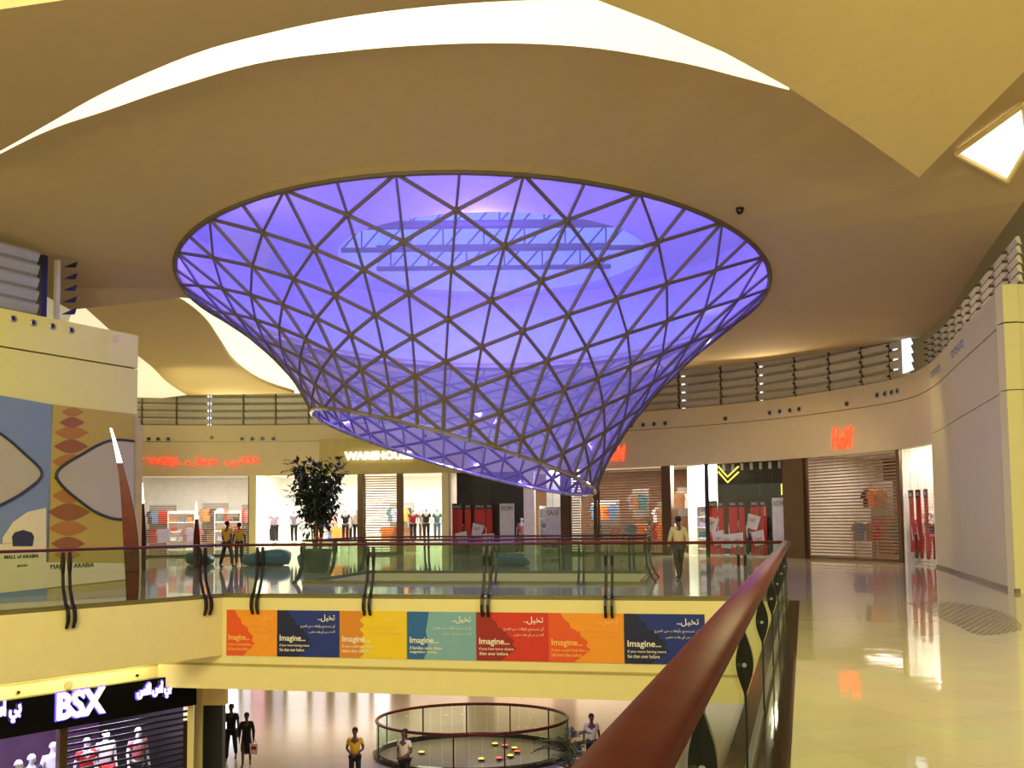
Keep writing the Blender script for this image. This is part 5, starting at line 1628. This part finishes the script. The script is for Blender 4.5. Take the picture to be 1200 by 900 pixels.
# window, mullion, shutter
struct(MB().wallseg(Lp(-200), Lp(76), -6, -2.56, .03, -BN), 'window_8', M['pane'])
struct(MB().wallseg(Lp(75) + BN * .03, Lp(84) + BN * .03, -6, -2.56, .2, -BN), 'trim_30', M['bronze'])
struct(MB().wallseg(Lp(222) + BN * .03, Lp(229) + BN * .03, -6, -2.0, .2, -BN), 'trim_31', M['fascia'])
q0, q1 = Lp(85), Lp(222)
base = (q0 + q1) / 2
rs = empty('roller_shutter', (base.x, base.y, -6), 'dark open-slatted shutter with pink and white light behind it on the lower left shop', 'shutter')
mb = MB(); z = -5.95
while z < -2.6:
    mb.wallseg(q0, q1, z, z + .05, .02, -BN); z += .135
mb.build('slat_curtain', M['dark'], rs)
MB().wallseg(q1 - BD * .1 + BN * .02, q1 + BN * .02, -6, -2.9, .06, -BN).build('guide_rail', M['steel'], rs)
# interior
back = 4.5
struct(MB().wallseg(Lp(-220) - BN * back, Lp(229) - BN * back, -6, -2.03, .1, -BN), 'wall_bsx_back', mat('bsx_back', C(70, 36, 66), .7, var=.3))
struct(MB().wallseg(Lp(229) - BN * .1, Lp(229) - BN * back, -6, -2.03, .1), 'wall_bsx_side', M['dark'])
pm = (Lp(150) - BN * 1.8)
light('bsx_lamp', 'AREA', (pm.x, pm.y, -2.2), 300, (.75, .72, 1), 2.2, 1.0)
pm = (Lp(30) - BN * 1.0)
light('bsx_lamp', 'AREA', (pm.x, pm.y, -2.2), 220, (.5, .46, 1), 1.6, .6)
pm = Lp(122) - BN * 1.2
for k, (px, dd, t, b) in enumerate(((42, .6, 'm_lil', 'm_dk'), (64, .9, 'm_dk', 'm_dk'), (8, .8, 'm_dk', 'm_blue'), (105, 1.6, 'm_white', 'm_dk'), (140, 1.4, 'm_red', 'm_white'), (172, 1.8, 'm_white', 'm_red'), (203, 1.5, 'm_pink', 'm_dk'))):
    q = Lp(px) - BN * dd
    mannequin(q, -4.95, math.atan2(BN.y, BN.x) - PI / 2, t, b, ['pale-jacketed mannequin in the left window of the black-signed shop', 'dark mannequin right of the pale-jacketed one in the lower left shop', 'leftmost mannequin in the lower left shop window', 'white-topped mannequin behind the left part of the dark shutter', 'red-topped mannequin behind the dark shutter', 'white and red mannequin behind the right half of the dark shutter', 'pink-topped mannequin at the right end behind the dark shutter'][k], None)
tag(MB().wallseg(Lp(-40) - BN * .3, Lp(74) - BN * .3, -6, -4.97, 1.0, -BN).build('display_platform', M['dark']), 'dark display platform in the window of the black-signed shop', 'platform')
tag(MB().wallseg(Lp(90) - BN * 1.0, Lp(215) - BN * 1.0, -6, -4.97, 1.2, -BN).build('display_platform', M['m_lil']), 'pale display platform behind the dark shutter of the black-signed shop', 'platform')
# column at the end of the shop
a, b = atY(229, 700, 22.0), atY(238, 700, 22.0)
c1, c2 = atY(239, 700, 22.1), atY(262, 700, 22.1)
struct(MB().hexa([(a.x, a.y, -6), (b.x, b.y, -6), (b.x, b.y + .25, -6), (a.x, a.y + .25, -6), (a.x, a.y, -2.03), (b.x, b.y, -2.03), (b.x, b.y + .25, -2.03), (a.x, a.y + .25, -2.03)]), 'wall_column', M['fascia'])
struct(MB().hexa([(c1.x, c1.y, -6), (c2.x, c2.y, -6), (c2.x, c2.y + .25, -6), (c1.x, c1.y + .25, -6), (c1.x, c1.y, -2.75), (c2.x, c2.y, -2.75), (c2.x, c2.y + .25, -2.75), (c1.x, c1.y + .25, -2.75)]), 'wall_column_cladding', M['dark'])
struct(MB().hexa([(c1.x, c1.y, -2.75), (c2.x + .06, c2.y, -2.75), (c2.x + .06, c2.y + .25, -2.75), (c1.x, c1.y + .25, -2.75), (c1.x, c1.y, -2.03), (c2.x + .06, c2.y, -2.03), (c2.x + .06, c2.y + .25, -2.03), (c1.x, c1.y + .25, -2.03)]), 'wall_column_head', M['wedge'])
# small fittings on the recessed band
for px, lab in ((26, 'leftmost'), (163, 'rightmost')):
    p = Bu(px, -1.70, .01)
    tag(MB().lathe([(.035, 0), (.03, .04)], p, 12, axis=BN3).build('wall_sensor', M['steel']), lab + ' small dark sensor on the cream band above the black sign', 'sensor')
p = Bu(84, -1.70, .01)
tag(MB().lathe([(.09, 0), (.085, .02)], p, 20, axis=BN3).build('wall_speaker', M['olive']), 'olive round speaker plate on the cream band above the black sign', 'speaker')

# ------------------------------------------------------------------ lower concourse: unseen lit shopfronts across the hall
struct(MB().box((-8, 47.2, -4), (64, .2, 4)), 'wall_lower_far', M['wall_grey'])
struct(MB().box((23.5, 20, -4), (.2, 56, 4)), 'wall_lower_right', M['wall_grey'])
lw = 9
fronts = [(-15.35, -14.4, (.72, .80, 1), 9.0), (-5.4, -2.4, (1, .75, .55), 1.2), (-1, 2, (1, .66, .42), .9), (3.2, 6.5, (1, .75, .5), 1.1), (8, 12, (1, .8, .7), 1.1)]
x = -32.0
while x < -6.4:  # thin glowing strips, shaped to put streaks into the floor reflection
    w_ = random.uniform(.35, 1.0)
    if not (x + w_ > -15.5 and x < -14.3):
        pk = -13.6 < x < -10.8
        fronts.append((x, x + w_, (1, .55, .62) if pk and random.random() < .6 else (1, random.uniform(.86, .96), random.uniform(.82, 1)), random.uniform(1.0, 3.4)))
    x += w_ + random.uniform(.05, .5)
for x0, x1, col_, e in fronts:
    m_ = mat('reflected_window', (col_[0], col_[1], col_[2], 1), .5, emit=col_, es=e, var=.3, scale=2)
    struct(MB().box(((x0 + x1) / 2, 47.05, -4.3), (x1 - x0, .1, 3.2)), 'window_%d' % lw, m_); lw += 1
